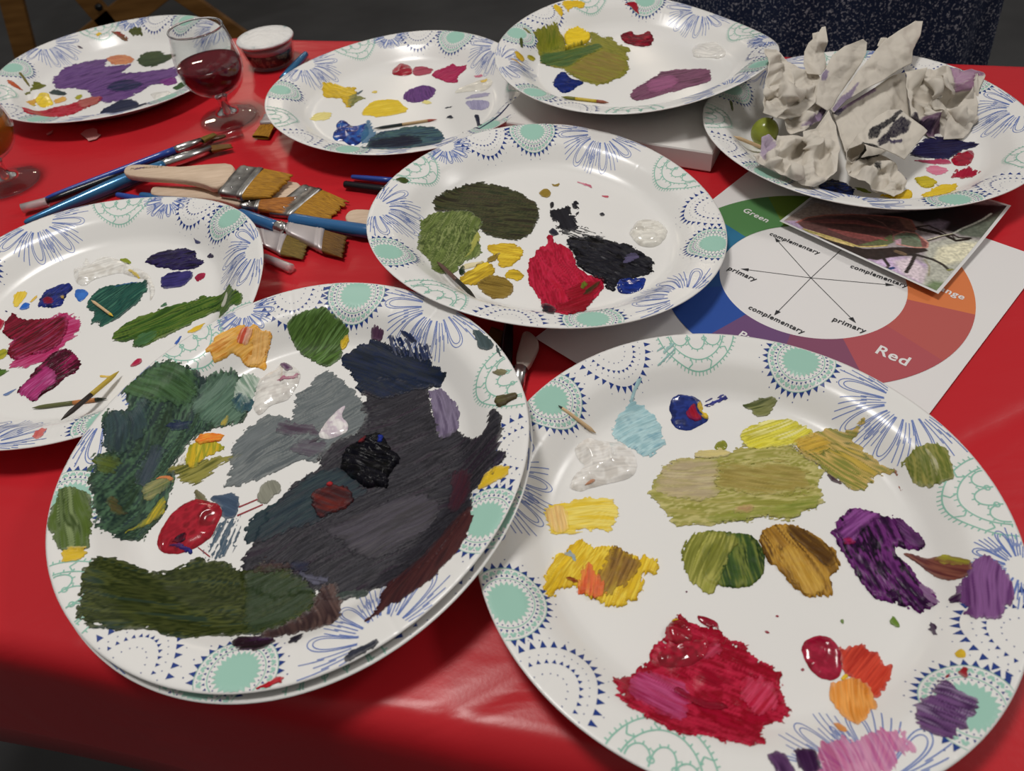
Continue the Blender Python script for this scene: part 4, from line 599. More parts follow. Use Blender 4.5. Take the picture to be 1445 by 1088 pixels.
# ------------------------------------------------------------------ materials
def mat(name,color,rough=.5,spec=.5,metal=0,trans=0,ior=1.45,coat=0,alpha=1,sheen=0):
    m=bpy.data.materials.new(name); m.use_nodes=True
    b=m.node_tree.nodes['Principled BSDF']
    b.inputs['Base Color'].default_value=(*color,1); b.inputs['Roughness'].default_value=rough
    b.inputs['Specular IOR Level'].default_value=spec; b.inputs['Metallic'].default_value=metal
    b.inputs['Transmission Weight'].default_value=trans; b.inputs['IOR'].default_value=ior
    b.inputs['Coat Weight'].default_value=coat; b.inputs['Coat Roughness'].default_value=.1; b.inputs['Alpha'].default_value=alpha
    return m
def nt(m): return m.node_tree.nodes,m.node_tree.links,m.node_tree.nodes['Principled BSDF']
def add_noise_bump(m,scale,strength,dist=.001,detail=4,coord='Object',stretch=None):
    N,L,b=nt(m)
    tc=N.new('ShaderNodeTexCoord'); no=N.new('ShaderNodeTexNoise'); no.inputs['Scale'].default_value=scale; no.inputs['Detail'].default_value=detail
    if stretch:
        mp=N.new('ShaderNodeMapping'); mp.inputs['Scale'].default_value=stretch; L.new(tc.outputs[coord],mp.inputs['Vector']); L.new(mp.outputs[0],no.inputs['Vector'])
    else: L.new(tc.outputs[coord],no.inputs['Vector'])
    bu=N.new('ShaderNodeBump'); bu.inputs['Strength'].default_value=strength; bu.inputs['Distance'].default_value=dist
    L.new(no.outputs['Fac'],bu.inputs['Height']); L.new(bu.outputs['Normal'],b.inputs['Normal'])
    return no,bu
def noise_color(m,cols,scale,detail=4,stretch=None,coord='Object',pos=None):
    N,L,b=nt(m)
    tc=N.new('ShaderNodeTexCoord'); no=N.new('ShaderNodeTexNoise'); no.inputs['Scale'].default_value=scale; no.inputs['Detail'].default_value=detail
    src=tc.outputs[coord]
    if stretch:
        mp=N.new('ShaderNodeMapping'); mp.inputs['Scale'].default_value=stretch; L.new(src,mp.inputs['Vector']); src=mp.outputs[0]
    L.new(src,no.inputs['Vector'])
    r=N.new('ShaderNodeValToRGB'); e=r.color_ramp.elements
    pos=pos or [.3+.4*i/(len(cols)-1) for i in range(len(cols))]
    while len(e)<len(cols): e.new(.5)
    for i,c in enumerate(cols): e[i].position=pos[i]; e[i].color=(*c,1)
    L.new(no.outputs['Fac'],r.inputs['Fac']); L.new(r.outputs['Color'],b.inputs['Base Color'])
    return r
# paper plate stock: faint laid grain and a satin coating
M_PLATE=mat('coated_paper',(.80,.79,.765),.24,.5)
add_noise_bump(M_PLATE,900,.06,.0002,2)
M_NAVY=mat('navy_print',alb('203a80'),.35); M_MINT=mat('mint_print',alb('94c0b0'),.35); M_LINE=mat('blue_line_print',alb('5f76b4'),.35); M_LACE=mat('lace_print',alb('84b8a6'),.35)
def paint_mat(name,rough,bump,scale,alpha=1,coat=0):
    m=mat(name,(1,1,1),rough,.5 if coat else .16,alpha=alpha,coat=coat); N,L,b=nt(m)
    a=N.new('ShaderNodeAttribute'); a.attribute_name='Col'
    s=N.new('ShaderNodeAttribute'); s.attribute_name='Stroke'
    mp=N.new('ShaderNodeMapping'); mp.inputs['Scale'].default_value=(.09*scale,2.2*scale,1)
    no=N.new('ShaderNodeTexNoise'); no.inputs['Scale'].default_value=1; no.inputs['Detail'].default_value=3
    L.new(s.outputs['Vector'],mp.inputs['Vector']); L.new(mp.outputs[0],no.inputs['Vector'])
    # pigment streaks
    mr=N.new('ShaderNodeMapRange'); mr.inputs['From Min'].default_value=.3; mr.inputs['From Max'].default_value=.7; mr.inputs['To Min'].default_value=.86; mr.inputs['To Max'].default_value=1.16
    L.new(no.outputs['Fac'],mr.inputs['Value'])
    mx=N.new('ShaderNodeVectorMath'); mx.operation='SCALE'; L.new(a.outputs['Color'],mx.inputs[0]); L.new(mr.outputs['Result'],mx.inputs['Scale'])
    L.new(mx.outputs['Vector'],b.inputs['Base Color'])
    bu=N.new('ShaderNodeBump'); bu.inputs['Strength'].default_value=bump; bu.inputs['Distance'].default_value=.0006
    L.new(no.outputs['Fac'],bu.inputs['Height']); L.new(bu.outputs['Normal'],b.inputs['Normal'])
    return m
M_PAINT=paint_mat('acrylic_brushed',.42,.30,1.)
M_WET=paint_mat('acrylic_wet',.16,.12,.25,coat=.3)
M_LUMP=paint_mat('acrylic_wet_lumpy',.22,.5,.9)
M_WASH=paint_mat('acrylic_wash',.4,.2,1.,alpha=.72)

# ------------------------------------------------------------------ paint on the plates
def paint_mesh(key,spec,order,parent,covered):
    nm,label,cols,ang,th,rag,kind,flat=spec
    q=PLATES[key][1]
    P=np.array(flat,float).reshape(-1,2)/10.            # mm
    far=key in('FL','TL','TC','NP')
    if kind!='thin':
        Q=[]
        for i in range(len(P)):
            a,b=P[i],P[(i+1)%len(P)]; Q+=[a*.8+b*.2,a*.2+b*.8]
        P=np.array(Q)
    size=max(np.ptp(P[:,0]),np.ptp(P[:,1]))
    h=.8 if size>60 else (.6 if size>22 else .4)
    if size<8: h=.25
    if far: h*=1.15
    pad=2.+rag
    x0,y0=P.min(0)-pad; x1,y1=P.max(0)+pad
    nx=int((x1-x0)/h)+2; ny=int((y1-y0)/h)+2
    X,Y=np.meshgrid(x0+np.arange(nx)*h,y0+np.arange(ny)*h)
    d=sdist(P,X,Y)
    ca,sa=math.cos(math.radians(ang)),math.sin(math.radians(ang))
    S=X*ca+Y*sa; T=-X*sa+Y*ca
    sd=(order*37+sum(map(ord,key)))%5000
    wob=fbm(X/3.,Y/3.,sd,3)-.5
    # the stroke bends a little
    T2=T+(1.8*(fbm(S/18,T/18,sd+5,2)-.5) if size<30 else 9.*(fbm(S/34,T/34,sd+5,2)-.5))
    comb=vn(S/11.,T2/.9,sd+9)*.6+vn(S/7.,T2/.45,sd+13)*.4-.5
    fine=vn(X/.8,Y/.8,sd+3)-.5
    wet=kind in('wet','wetswirl')
    mid=fbm(X/1.5,Y/1.5,sd+4,2)-.5
    rg=rag if size>14 else min(rag*1.3,.10*size+.1)
    if far: rg*=1.35
    big=fbm(X/7.,Y/7.,sd+6,2)-.5
    e=d+ (wob*1.3*min(max(rag,.4),1)+mid*.7*min(max(rag,.4),1) if wet else wob*1.8*rg+big*1.2*rg+comb*2.2*rg+mid*1.6*rg+fine*.5*min(rg,1))+.15*rg
    if kind=='dry':
        e=np.minimum(e,(vn(S/9.,T2/.8,sd+21)*.7+vn(X/1.3,Y/1.3,sd+23)*.3-.47)*4)
    if kind=='thin': e=d+.05
    base=.165+.0006*order
    if kind.startswith('over'):
        ref=[c for c in covered if True]
    # colour
    pal=np.array([alb(c) for c in cols.split()])
    f=fbm(S/16.,T2/3.2,sd+31,3)*.62+vn(S/22.,T2/.8,sd+37)*.38
    if wet: f=fbm(X/5.,Y/5.,sd+31,3)
    elif 'lump' in kind: f=.45*fbm(X/6.,Y/6.,sd+31,3)+.55*f
    f=np.clip((f-.33)/.36,0,.9999)
    if len(pal)>1:
        g=f*(len(pal)-1); i=g.astype(int); w=(g-i)[...,None]; w=w*w*(3-2*w)
        col=pal[i]*(1-w)+pal[np.minimum(i+1,len(pal)-1)]*w
    else: col=np.broadcast_to(pal[0],X.shape+(3,)).copy()
    # colours drag into one another where strokes meet wet paint
    under=None
    if covered and not wet:
        under=np.zeros(X.shape+(3,)); has=np.zeros(X.shape,bool)
        for (gx0,gy0,gh,G,GC,GE) in covered:
            ui=np.clip(np.round((X-gx0)/gh).astype(int),0,G.shape[1]-1); vi=np.clip(np.round((Y-gy0)/gh).astype(int),0,G.shape[0]-1)
            inside=((X-gx0)/gh>=0)&((X-gx0)/gh<=G.shape[1]-1)&((Y-gy0)/gh>=0)&((Y-gy0)/gh<=G.shape[0]-1)&(GE[vi,ui]>.1)
            under[inside]=GC[vi,ui][inside]; has|=inside
        bw=1.2+1.6*min(rag,2)
        mixw=np.clip(1-e/bw,0,1)**1.0*np.clip(.45+1.6*comb,0,1)+.30*np.clip((vn(S/14.,T2/1.1,sd+77)-.55)*5,0,1)
        mixw=np.clip(mixw*(1.15 if kind=='over1' else .55),0,1)*has
        col=col*(1-mixw[...,None])+under*mixw[...,None]
    # thin, half-dry edges let some of the paper through
    if kind in('smear','dry','wash'):
        thin=np.clip(1-e/1.6,0,1)*np.clip((comb+.15)*1.4,0,1)*.35
        base_c=np.array([.8,.79,.765])
        col=col*(1-thin[...,None])+base_c*thin[...,None]
    # relief
    ee=np.clip(e,0,None)
    if wet:
        rr=max(th*1.1,1.)
        H=th*.55*(1-np.exp(-ee/rr*1.6))
        lum=fbm(X/(5.+th*.6),Y/(5.+th*.6),sd+41,1)
        sw=np.abs(vn(X/(6.+th),Y/(6.+th),sd+43)-.5)*2
        H=H*(.6+.65*lum)+th*.30*np.clip(1-sw*2.0,0,1)**1.5*(1-np.exp(-ee/2.5))
        if kind=='wetswirl':
            cx_,cy_=P.mean(0); rr_=np.hypot(X-cx_,Y-cy_); an=np.arctan2(Y-cy_,X-cx_); R_=size*.5
            H=th*.42*(1-np.exp(-ee/1.6))*(.45+.55*np.abs(np.sin(an*.5+rr_/R_*4.4+1.2))**.7+.25*lum)
    elif 'lump' in kind:
        H=th*(1-np.exp(-ee/.8))*(.35+.75*fbm(S/6.,T2/2.2,sd+41,2)*(.5+.9*vn(X/8,Y/8,sd+47))+.3*(comb+.5))
    elif kind=='thick':
        H=th*(1-np.exp(-ee/.6))*(.4+.45*(comb+.5)+.6*fbm(X/3.,Y/3.,sd+41,2))
        H+=.45*th*np.exp(-((e-.7)/.5)**2)*vn(X/3,Y/3,sd+49)
    else:
        H=th*(1-np.exp(-ee/.35))*(.35+.45*(comb+.5))
        H+=.5*th*np.exp(-((e-.6)/.4)**2)*vn(X/4,Y/4,sd+49)
    # paint laid over other paint sits on top of it
    lift=np.zeros_like(X)
    for (gx0,gy0,gh,G,GC,GE) in covered:
        u=(X-gx0)/gh; v=(Y-gy0)/gh
        ok=(u>=0)&(v>=0)&(u<G.shape[1]-1.001)&(v<G.shape[0]-1.001)
        ui=np.clip(u,0,G.shape[1]-2).astype(int); vi=np.clip(v,0,G.shape[0]-2).astype(int)
        s=np.maximum(np.maximum(G[vi,ui],G[vi,ui+1]),np.maximum(G[vi+1,ui],G[vi+1,ui+1]))
        lift=np.maximum(lift,np.where(ok,s,0))
    Z=H+lift
    covered.append((x0,y0,h,np.where(e>-.6,Z+.06,0),col,e))
    # triangles clipped at the outline
    idx=-np.ones(X.shape,int); ins=e>0
    verts=[];keep=np.argwhere(ins)
    if len(keep)<3: return None
    idx[ins]=np.arange(len(keep))
    VX=list(X[ins]);VY=list(Y[ins]);VZ=list(Z[ins]);VC=[col[ins]];VS=list(S[ins]);VT=list(T2[ins]);extra=[]
    a=np.array([(j,i) for j in range(ny-1) for i in range(nx-1)]) if False else None
    J,I=np.mgrid[0:ny-1,0:nx-1]; J=J.ravel();I=I.ravel()
    tris=np.concatenate([np.stack([J,I,J,I+1,J+1,I+1],1),np.stack([J,I,J+1,I+1,J+1,I],1)])
    m=np.stack([ins[tris[:,0],tris[:,1]],ins[tris[:,2],tris[:,3]],ins[tris[:,4],tris[:,5]]],1)
    k=m.sum(1)
    full=tris[k==3]
    Fc=np.stack([idx[full[:,0],full[:,1]],idx[full[:,2],full[:,3]],idx[full[:,4],full[:,5]]],1).tolist()
    cut={}
    def edge(pa,pb):
        kk=(pa,pb) if pa<pb else (pb,pa)
        if kk in cut: return cut[kk]
        ea,eb=e[pa],e[pb]; t=ea/(ea-eb)
        n=len(VX)
        VX.append(X[pa]+(X[pb]-X[pa])*t);VY.append(Y[pa]+(Y[pb]-Y[pa])*t)
        pin=pa if ea>0 else pb
        VZ.append(lift[pin]);extra.append(col[pin]);VS.append(S[pin]);VT.append(T2[pin]); cut[kk]=n
        return n
    part=tris[(k>0)&(k<3)]
    for t in part:
        ps=[(int(t[0]),int(t[1])),(int(t[2]),int(t[3])),(int(t[4]),int(t[5]))]
        poly=[]
        for n in range(3):
            pa,pb=ps[n],ps[(n+1)%3]
            if ins[pa]: poly.append(int(idx[pa]))
            if ins[pa]!=ins[pb]: poly.append(edge(pa,pb))
        if len(poly)>=3: Fc.append(poly)
    VX=np.array(VX)/1000;VY=np.array(VY)/1000;VZ=np.array(VZ)/1000
    r=np.hypot(VX,VY); s=np.minimum(1,.1284/np.maximum(r,1e-6)); VX*=s;VY*=s
    z=plate_z(q,VX,VY)+base/1000+VZ
    allc=np.concatenate([VC[0],np.array(extra).reshape(-1,3)])
    name={'blob':'paint_blob','smear':'paint_smear','stroke':'paint_stroke','fleck':'paint_fleck','wash':'paint_wash'}[nm]
    mt=M_WET if wet else (M_LUMP if 'lump' in kind else (M_WASH if kind=='wash' else M_PAINT))
    o=mesh_obj(name,np.stack([VX,VY,z],1),Fc,mt,parent)
    set_col(o,allc); set_vec(o,'Stroke',np.stack([VS,VT,np.full(len(VS),sd*3.1)],1))
    o['label']=label
    return o

# ------------------------------------------------------------------ printed border
class Print:
    """flat ink shapes in plate coordinates (metres); layer = material slot"""
    def __init__(s): s.P=[]
    def poly(s,pts,layer): s.P.append((pts,layer))
def polar(thc,u,v):
    r=RP-v; a=thc-u/.112        # u grows clockwise, as read from the plate's middle
    return (r*math.cos(a),r*math.sin(a))
def ribbon(pr,thc,pts,w,layer,step=.0016):
    w*=1.3
    Q=[]
    for i in range(len(pts)-1):
        (a,b),(c,d)=pts[i],pts[i+1]; n=max(1,int(math.hypot(c-a,d-b)/step))
        for k in range(n): Q.append((a+(c-a)*k/n,b+(d-b)*k/n))
    Q.append(pts[-1])
    for i in range(len(Q)-1):
        (a,b),(c,d)=Q[i],Q[i+1]; L=math.hypot(c-a,d-b)
        if L<1e-7 or min(b,d)<.0006: continue
        nx,ny=-(d-b)/L*w/2,(c-a)/L*w/2
        pr.poly([polar(thc,a+nx,b+ny),polar(thc,c+nx,d+ny),polar(thc,c-nx,d-ny),polar(thc,a-nx,b-ny)],layer)
def tri(pr,thc,cu,cv,phi,base,height,layer):
    """triangle standing on (cu,cv), pointing along phi (0 = towards the middle, grows with u)"""
    base*=1.12; height*=1.2
    du,dv=math.sin(phi),math.cos(phi); tu,tv=dv,-du
    pts=[(cu+tu*base/2,cv+tv*base/2),(cu-tu*base/2,cv-tv*base/2),(cu+du*height,cv+dv*height)]
    if min(p[1] for p in pts)<.0005: return
    pr.poly([polar(thc,*p) for p in pts],layer)
def disc(pr,thc,cu,cv,r,layer,n=6):
    r*=1.3
    if cv-r<.0005: return
    pr.poly([polar(thc,cu+r*math.cos(2*math.pi*k/n),cv+r*math.sin(2*math.pi*k/n)) for k in range(n)],layer)
NAVY,MINT,LINE,LACE=1,2,3,4
def medallion(pr,t):
    cv=.0095; 
    # sunburst
    n=24
    for k in range(n*2):
        a0=math.pi*k/n; a1=math.pi*(k+1)/n
        r0=.0108 if k%2==0 else .0086; r1=.0108 if k%2==1 else .0086
        for (ra,rb,sa,sb) in ((0,.002,0,.002),(.002,.004,.002,.004),(.004,.006,.004,.006),(.006,.0075,.006,.0075),(.0075,r0,.0075,r1)):
            q=[(ra*math.cos(a0),cv+ra*math.sin(a0)),(rb*math.cos(a0),cv+rb*math.sin(a0)),(sb*math.cos(a1),cv+sb*math.sin(a1)),(sa*math.cos(a1),cv+sa*math.sin(a1))]
            q=[(u,max(v,.0006)) for u,v in q]
            if ra==0: q=q[1:]
            if max(v for u,v in q)<=.0007: continue
            pr.poly([polar(t,*p) for p in q],MINT)
    arc=lambda r,n=90:[(r*math.sin(2*math.pi*k/n),cv+r*math.cos(2*math.pi*k/n)) for k in range(n+1)]
    ribbon(pr,t,arc(.0122),.0004,MINT)
    for k in range(30):
        a=2*math.pi*k/30; disc(pr,t,.0112*math.sin(a+.1),cv+.0112*math.cos(a+.1),.00028,NAVY,5)
    for k in range(34):
        a=2*math.pi*k/34; tri(pr,t,.0131*math.sin(a),cv+.0131*math.cos(a),a,.0011,.0011,NAVY)
    for k in range(26):   # little scrolls
        a=2*math.pi*k/26; b=2*math.pi*(k+.62)/26
        ribbon(pr,t,[(.0146*math.sin(a),cv+.0146*math.cos(a)),(.0163*math.sin((a+b)/2),cv+.0163*math.cos((a+b)/2)),(.0146*math.sin(b),cv+.0146*math.cos(b))],.0009,MINT)
        disc(pr,t,.0162*math.sin(b+.06),cv+.0162*math.cos(b+.06),.00024,NAVY,5)
    ribbon(pr,t,arc(.0176),.00022,LACE)
    for k in range(30):
        a=2*math.pi*k/30; tri(pr,t,.0178*math.sin(a),cv+.0178*math.cos(a),a,.0025,.0024,NAVY)
    for k in range(16):
        a=2*math.pi*(k+.5)/16; disc(pr,t,.0222*math.sin(a),cv+.0222*math.cos(a),.0003,NAVY,5)
def tri_arcs(pr,t):
    for k in range(17):
        a=math.pi*(k-8)/16*1.02
        tri(pr,t,.0185*math.sin(a),.025*math.cos(a),math.atan2(math.sin(a)/.0185,math.cos(a)/.025),.0027,.0029,NAVY)
        if k<16: disc(pr,t,.0155*math.sin(a+.1),.0212*math.cos(a+.1),.00033,NAVY,3)
    for k in range(15):
        a=math.pi*(k-7)/14*1.0
        tri(pr,t,.0118*math.sin(a),.0163*math.cos(a),a,.0017,.0016,NAVY)
    for k in range(9):
        a=math.pi*(k-4)/9; disc(pr,t,.0075*math.sin(a),.0110*math.cos(a),.00034,NAVY,3)
    for k in range(9):
        a=math.pi*(k-4)/10; disc(pr,t,.0225*math.sin(a),.0312*math.cos(a),.0003,NAVY,3)
def petal(pr,t,c,a,r0,r1,wd,layer,two=True):
    for s,dw in ((1,0),(.72,.0)) if two else ((1,0),):
        pts=[]
        for k in range(29):
            f=k/28; x=-1+2*f
            l=r0+(r1*(1 if s==1 else .93)-r0)*(1-abs(x)**2.6); w=wd*s*math.copysign(abs(math.sin(math.pi*min(abs(x),1)*.5+0))**.8,x)*(1-abs(x)**6*.55)
            l=r0+(r1*(1 if s==1 else .92)-r0)*math.sin(math.pi*f)**.55
            w=wd*s*math.cos(math.pi*f)*(.35+.65*math.sin(math.pi*f)**.6)
            pts.append((c[0]+l*math.sin(a)+w*math.cos(a),c[1]+l*math.cos(a)-w*math.sin(a)))
        ribbon(pr,t,pts,.00038,layer)
def flower(pr,t,k=1.0):
    c=(0,.004); rnd=random.Random(3)
    for a in (-74,-27,24,66): petal(pr,t,c,math.radians(a),.010*k,.0335*k,.0056*k,LINE)
    for a,n in ((-51,4),(-3,5),(45,4),(-97,4),(91,4)):
        for i in range(n):
            b=math.radians(a)+(i-(n-1)/2)*.085
            r0=(.009+.004*rnd.random())*k; r1=(.027+.009*rnd.random())*k; off=(i-(n-1)/2)*.0004
            mid=r0+(r1-r0)*(.45+.2*rnd.random())
            f=lambda r,o=0:(c[0]+r*math.sin(b)+(off+o)*math.cos(b),c[1]+r*math.cos(b)-(off+o)*math.sin(b))
            ribbon(pr,t,[f(r0),f(mid)],.00038,LINE); ribbon(pr,t,[f(mid-.003*k,.0007),f(r1,.0007)],.00038,LINE)
    petal(pr,t,c,math.radians(-2),.017*k,.0265*k,.0016*k,LINE,False)
def lace(pr,t):
    def ell(ru,rv,a0,a1,n=60,cu=0,cv=0): return [(cu+ru*math.sin(math.radians(a0+(a1-a0)*k/n)),cv+rv*math.cos(math.radians(a0+(a1-a0)*k/n))) for k in range(n+1)]
    W=.0005
    ribbon(pr,t,ell(.020,.0245,-88,88),W,LACE); ribbon(pr,t,ell(.0145,.0185,-86,86),W,LACE)
    for k in range(27):
        a=math.radians(-84+168*k/26)
        ribbon(pr,t,[(.020*math.sin(a),.0245*math.cos(a)),(.0216*math.sin(a),.0266*math.cos(a))],W*.9,LACE)
        if k%2==0: ribbon(pr,t,[(.0145*math.sin(a),.0185*math.cos(a)),(.0159*math.sin(a),.0203*math.cos(a))],W*.9,LACE)
    for a in (-58,-20,20,58):
        a=math.radians(a); ribbon(pr,t,[(.0145*math.sin(a),.0185*math.cos(a)),(.0172*math.sin(a+.12),.0214*math.cos(a+.12)),(.020*math.sin(a),.0245*math.cos(a))],W,LACE)
    for cu in (-.0088,0,.0088):
        cv=.0085-abs(cu)*.35
        ribbon(pr,t,ell(.0044,.0062,-100,100,24,cu,cv-.003),W,LACE)
        for k in range(5):
            a=math.radians(-70+35*k); ribbon(pr,t,[(cu+.0044*math.sin(a),cv-.003+.0062*math.cos(a)),(cu+.0056*math.sin(a),cv-.003+.0077*math.cos(a))],W*.9,LACE)
    for cu in (-.0044,.0044): ribbon(pr,t,ell(.0012,.0012,0,360,12,cu,.0042),W*.9,LACE)
MOTIFS=[(medallion,196),(flower,163),(medallion,132),(tri_arcs,108),(lace,84),(medallion,55),(flower,27),(lace,-3),(lambda p,t:flower(p,t,.55),-21),(tri_arcs,-36),(medallion,-56),(flower,-83),(lace,-119),(tri_arcs,-143)]
def border_print():
    pr=Print()
    for f,a in MOTIFS: f(pr,math.radians(a))
    return pr
PRINT=border_print()
def make_plate(key,label,loc,q,rot):
    nr=np.concatenate([np.linspace(.0,.08,9)[1:],np.linspace(.082,.1285,44)])
    nt_=720; th=np.arange(nt_)*2*math.pi/nt_
    rnd=random.Random(sum(map(ord,key)))
    # pressed pleats across the rim
    pl=np.zeros(nt_)
    for _ in range(46):
        c=rnd.random()*2*math.pi; dd=np.angle(np.exp(1j*(th-c))); pl-=rnd.uniform(.05,.22)*np.exp(-(dd/.006)**2)
    V=[(0,0,float(plate_z(q,np.array(0.),np.array(0.))))]
    for r in nr:
        x=r*np.cos(th);y=r*np.sin(th); z=plate_z(q,x,y)+pl*1e-3*np.clip((r-.098)/.012,0,1)
        V+=np.stack([x,y,z],1).tolist()
    n=len(nr); top=len(V)
    # underside
    TH=.0006
    for r in nr[::-1]:
        x=r*np.cos(th);y=r*np.sin(th); V+=np.stack([x,y,plate_z(q,x,y)-TH],1).tolist()
    V.append((0,0,float(plate_z(q,np.array(0.),np.array(0.)))-TH)); last=len(V)-1
    Fc=[]
    k=np.arange(nt_);k2=(k+1)%nt_
    Fc+=np.stack([np.zeros(nt_,int),1+k,1+k2],1).tolist()
    for i in range(2*n-1):
        a=1+i*nt_; b=a+nt_
        Fc+=np.stack([a+k,b+k,b+k2,a+k2],1).tolist()
    a=1+(2*n-1)*nt_
    Fc+=np.stack([a+k,np.full(nt_,last),a+k2],1).tolist()
    mi=[0]*len(Fc)
    ca,sa=math.cos(math.radians(rot)),math.sin(math.radians(rot))
    off=len(V); 
    pts=[];faces=[]
    for P,layer in PRINT.P:
        faces.append(list(range(off+len(pts),off+len(pts)+len(P)))); pts+=P; mi.append(layer)
    A=np.array(pts); x=A[:,0]*ca-A[:,1]*sa; y=A[:,0]*sa+A[:,1]*ca
    z=plate_z(q,x,y)+.00013
    V+=np.stack([x,y,z],1).tolist()
    # ink faces look up
    for f in faces:
        p=[V[i] for i in f]; ar=sum(p[i][0]*p[(i+1)%len(p)][1]-p[(i+1)%len(p)][0]*p[i][1] for i in range(len(p)))
        if ar<0: f.reverse()
    Fc+=faces
    o=mesh_obj('paper_plate',V,Fc,[M_PLATE,M_NAVY,M_MINT,M_LINE,M_LACE],None,mi,True,loc)
    tag(o,label,'plate','patterned paper plates used as palettes')
    return o
LABELS={
'MD':'patterned paper plate with a glossy black mass, a crimson leaf and a white swirl',
'BR':'patterned paper plate with a broad beige olive smear and dark purple blobs, nearest right',
'BL':'patterned paper plate covered by a huge charcoal mass, topmost of two stacked plates',
'LF':'patterned paper plate with dark crimson, teal and leaf green paint, at the left edge',
'TL':'patterned paper plate with a smooth yellow oval, thick blue paint and a purple oval',
'NP':'patterned paper plate heaped with crumpled paper towels and a grape',
'FL':'patterned paper plate with a large purple smear, behind the wine glass',
'TC':'patterned paper plate with an olive yellow field and mauve stroke, on the white canvas'}
for key,(loc,q,rot) in PLATES.items():
    o=make_plate(key,LABELS[key],loc,q,rot)
    cov=[]
    last=None
    for i,sp in enumerate(PAINT[key]):
        over=sp[6].startswith('over') and last is not None
        p=paint_mesh(key,sp,i,last if over else o,cov)
        if p and not over: last=p
# the plate under the big charcoal one
l0,q0,_=PLATES['BL']
make_plate('UN','patterned paper plate whose rim just shows under the plate with the charcoal mass',(l0[0]+.0012,l0[1]-.0025,l0[2]-.0050),q0,132+68)

# ------------------------------------------------------------------ floor
M_FLOOR=mat('dark_carpet',(.05,.05,.052),.9,.2); noise_color(M_FLOOR,[(.062,.062,.064),(.092,.092,.094)],3,6); 
fl=mesh_obj('floor',[(-6,-3,-.74),(6,-3,-.74),(6,9,-.74),(-6,9,-.74)],[(0,1,2,3)],M_FLOOR); tag(fl,kind='structure')

# ------------------------------------------------------------------ table and cloth
M_CLOTH=mat('red_plastic',(.52,.018,.026),.30,.32)
def cloth_nodes():
    N,L,b=nt(M_CLOTH)
    tc=N.new('ShaderNodeTexCoord')
    n1=N.new('ShaderNodeTexNoise'); n1.inputs['Scale'].default_value=9; n1.inputs['Detail'].default_value=3; n1.inputs['Distortion'].default_value=.6
    mp=N.new('ShaderNodeMapping'); mp.inputs['Rotation'].default_value=(0,0,.6); mp.inputs['Scale'].default_value=(1,3,1)
    L.new(tc.outputs['Object'],mp.inputs['Vector']); L.new(mp.outputs[0],n1.inputs['Vector'])
    n2=N.new('ShaderNodeTexNoise'); n2.inputs['Scale'].default_value=600; n2.inputs['Detail'].default_value=2; L.new(tc.outputs['Object'],n2.inputs['Vector'])
    b1=N.new('ShaderNodeBump'); b1.inputs['Strength'].default_value=.35; b1.inputs['Distance'].default_value=.004; L.new(n1.outputs['Fac'],b1.inputs['Height'])
    b2=N.new('ShaderNodeBump'); b2.inputs['Strength'].default_value=.12; b2.inputs['Distance'].default_value=.0003; L.new(n2.outputs['Fac'],b2.inputs['Height']); L.new(b1.outputs['Normal'],b2.inputs['Normal'])
    L.new(b2.outputs['Normal'],b.inputs['Normal'])
cloth_nodes()
FRONT=[(-.70,.315),(-.272,.187),(.034,.094),(.45,-.03),(1.05,-.205)]
BACK=[(-.62,.80),(-.288,.944),(.174,.771),(.51,.643),(1.25,.36)]
def pl_at(P,t):
    d=[0]
    for i in range(len(P)-1): d.append(d[-1]+math.hypot(P[i+1][0]-P[i][0],P[i+1][1]-P[i][1]))
    s=t*d[-1]
    for i in range(len(P)-1):
        if s<=d[i+1] or i==len(P)-2:
            f=(s-d[i])/(d[i+1]-d[i]); return (P[i][0]+(P[i+1][0]-P[i][0])*f,P[i][1]+(P[i+1][1]-P[i][1])*f)
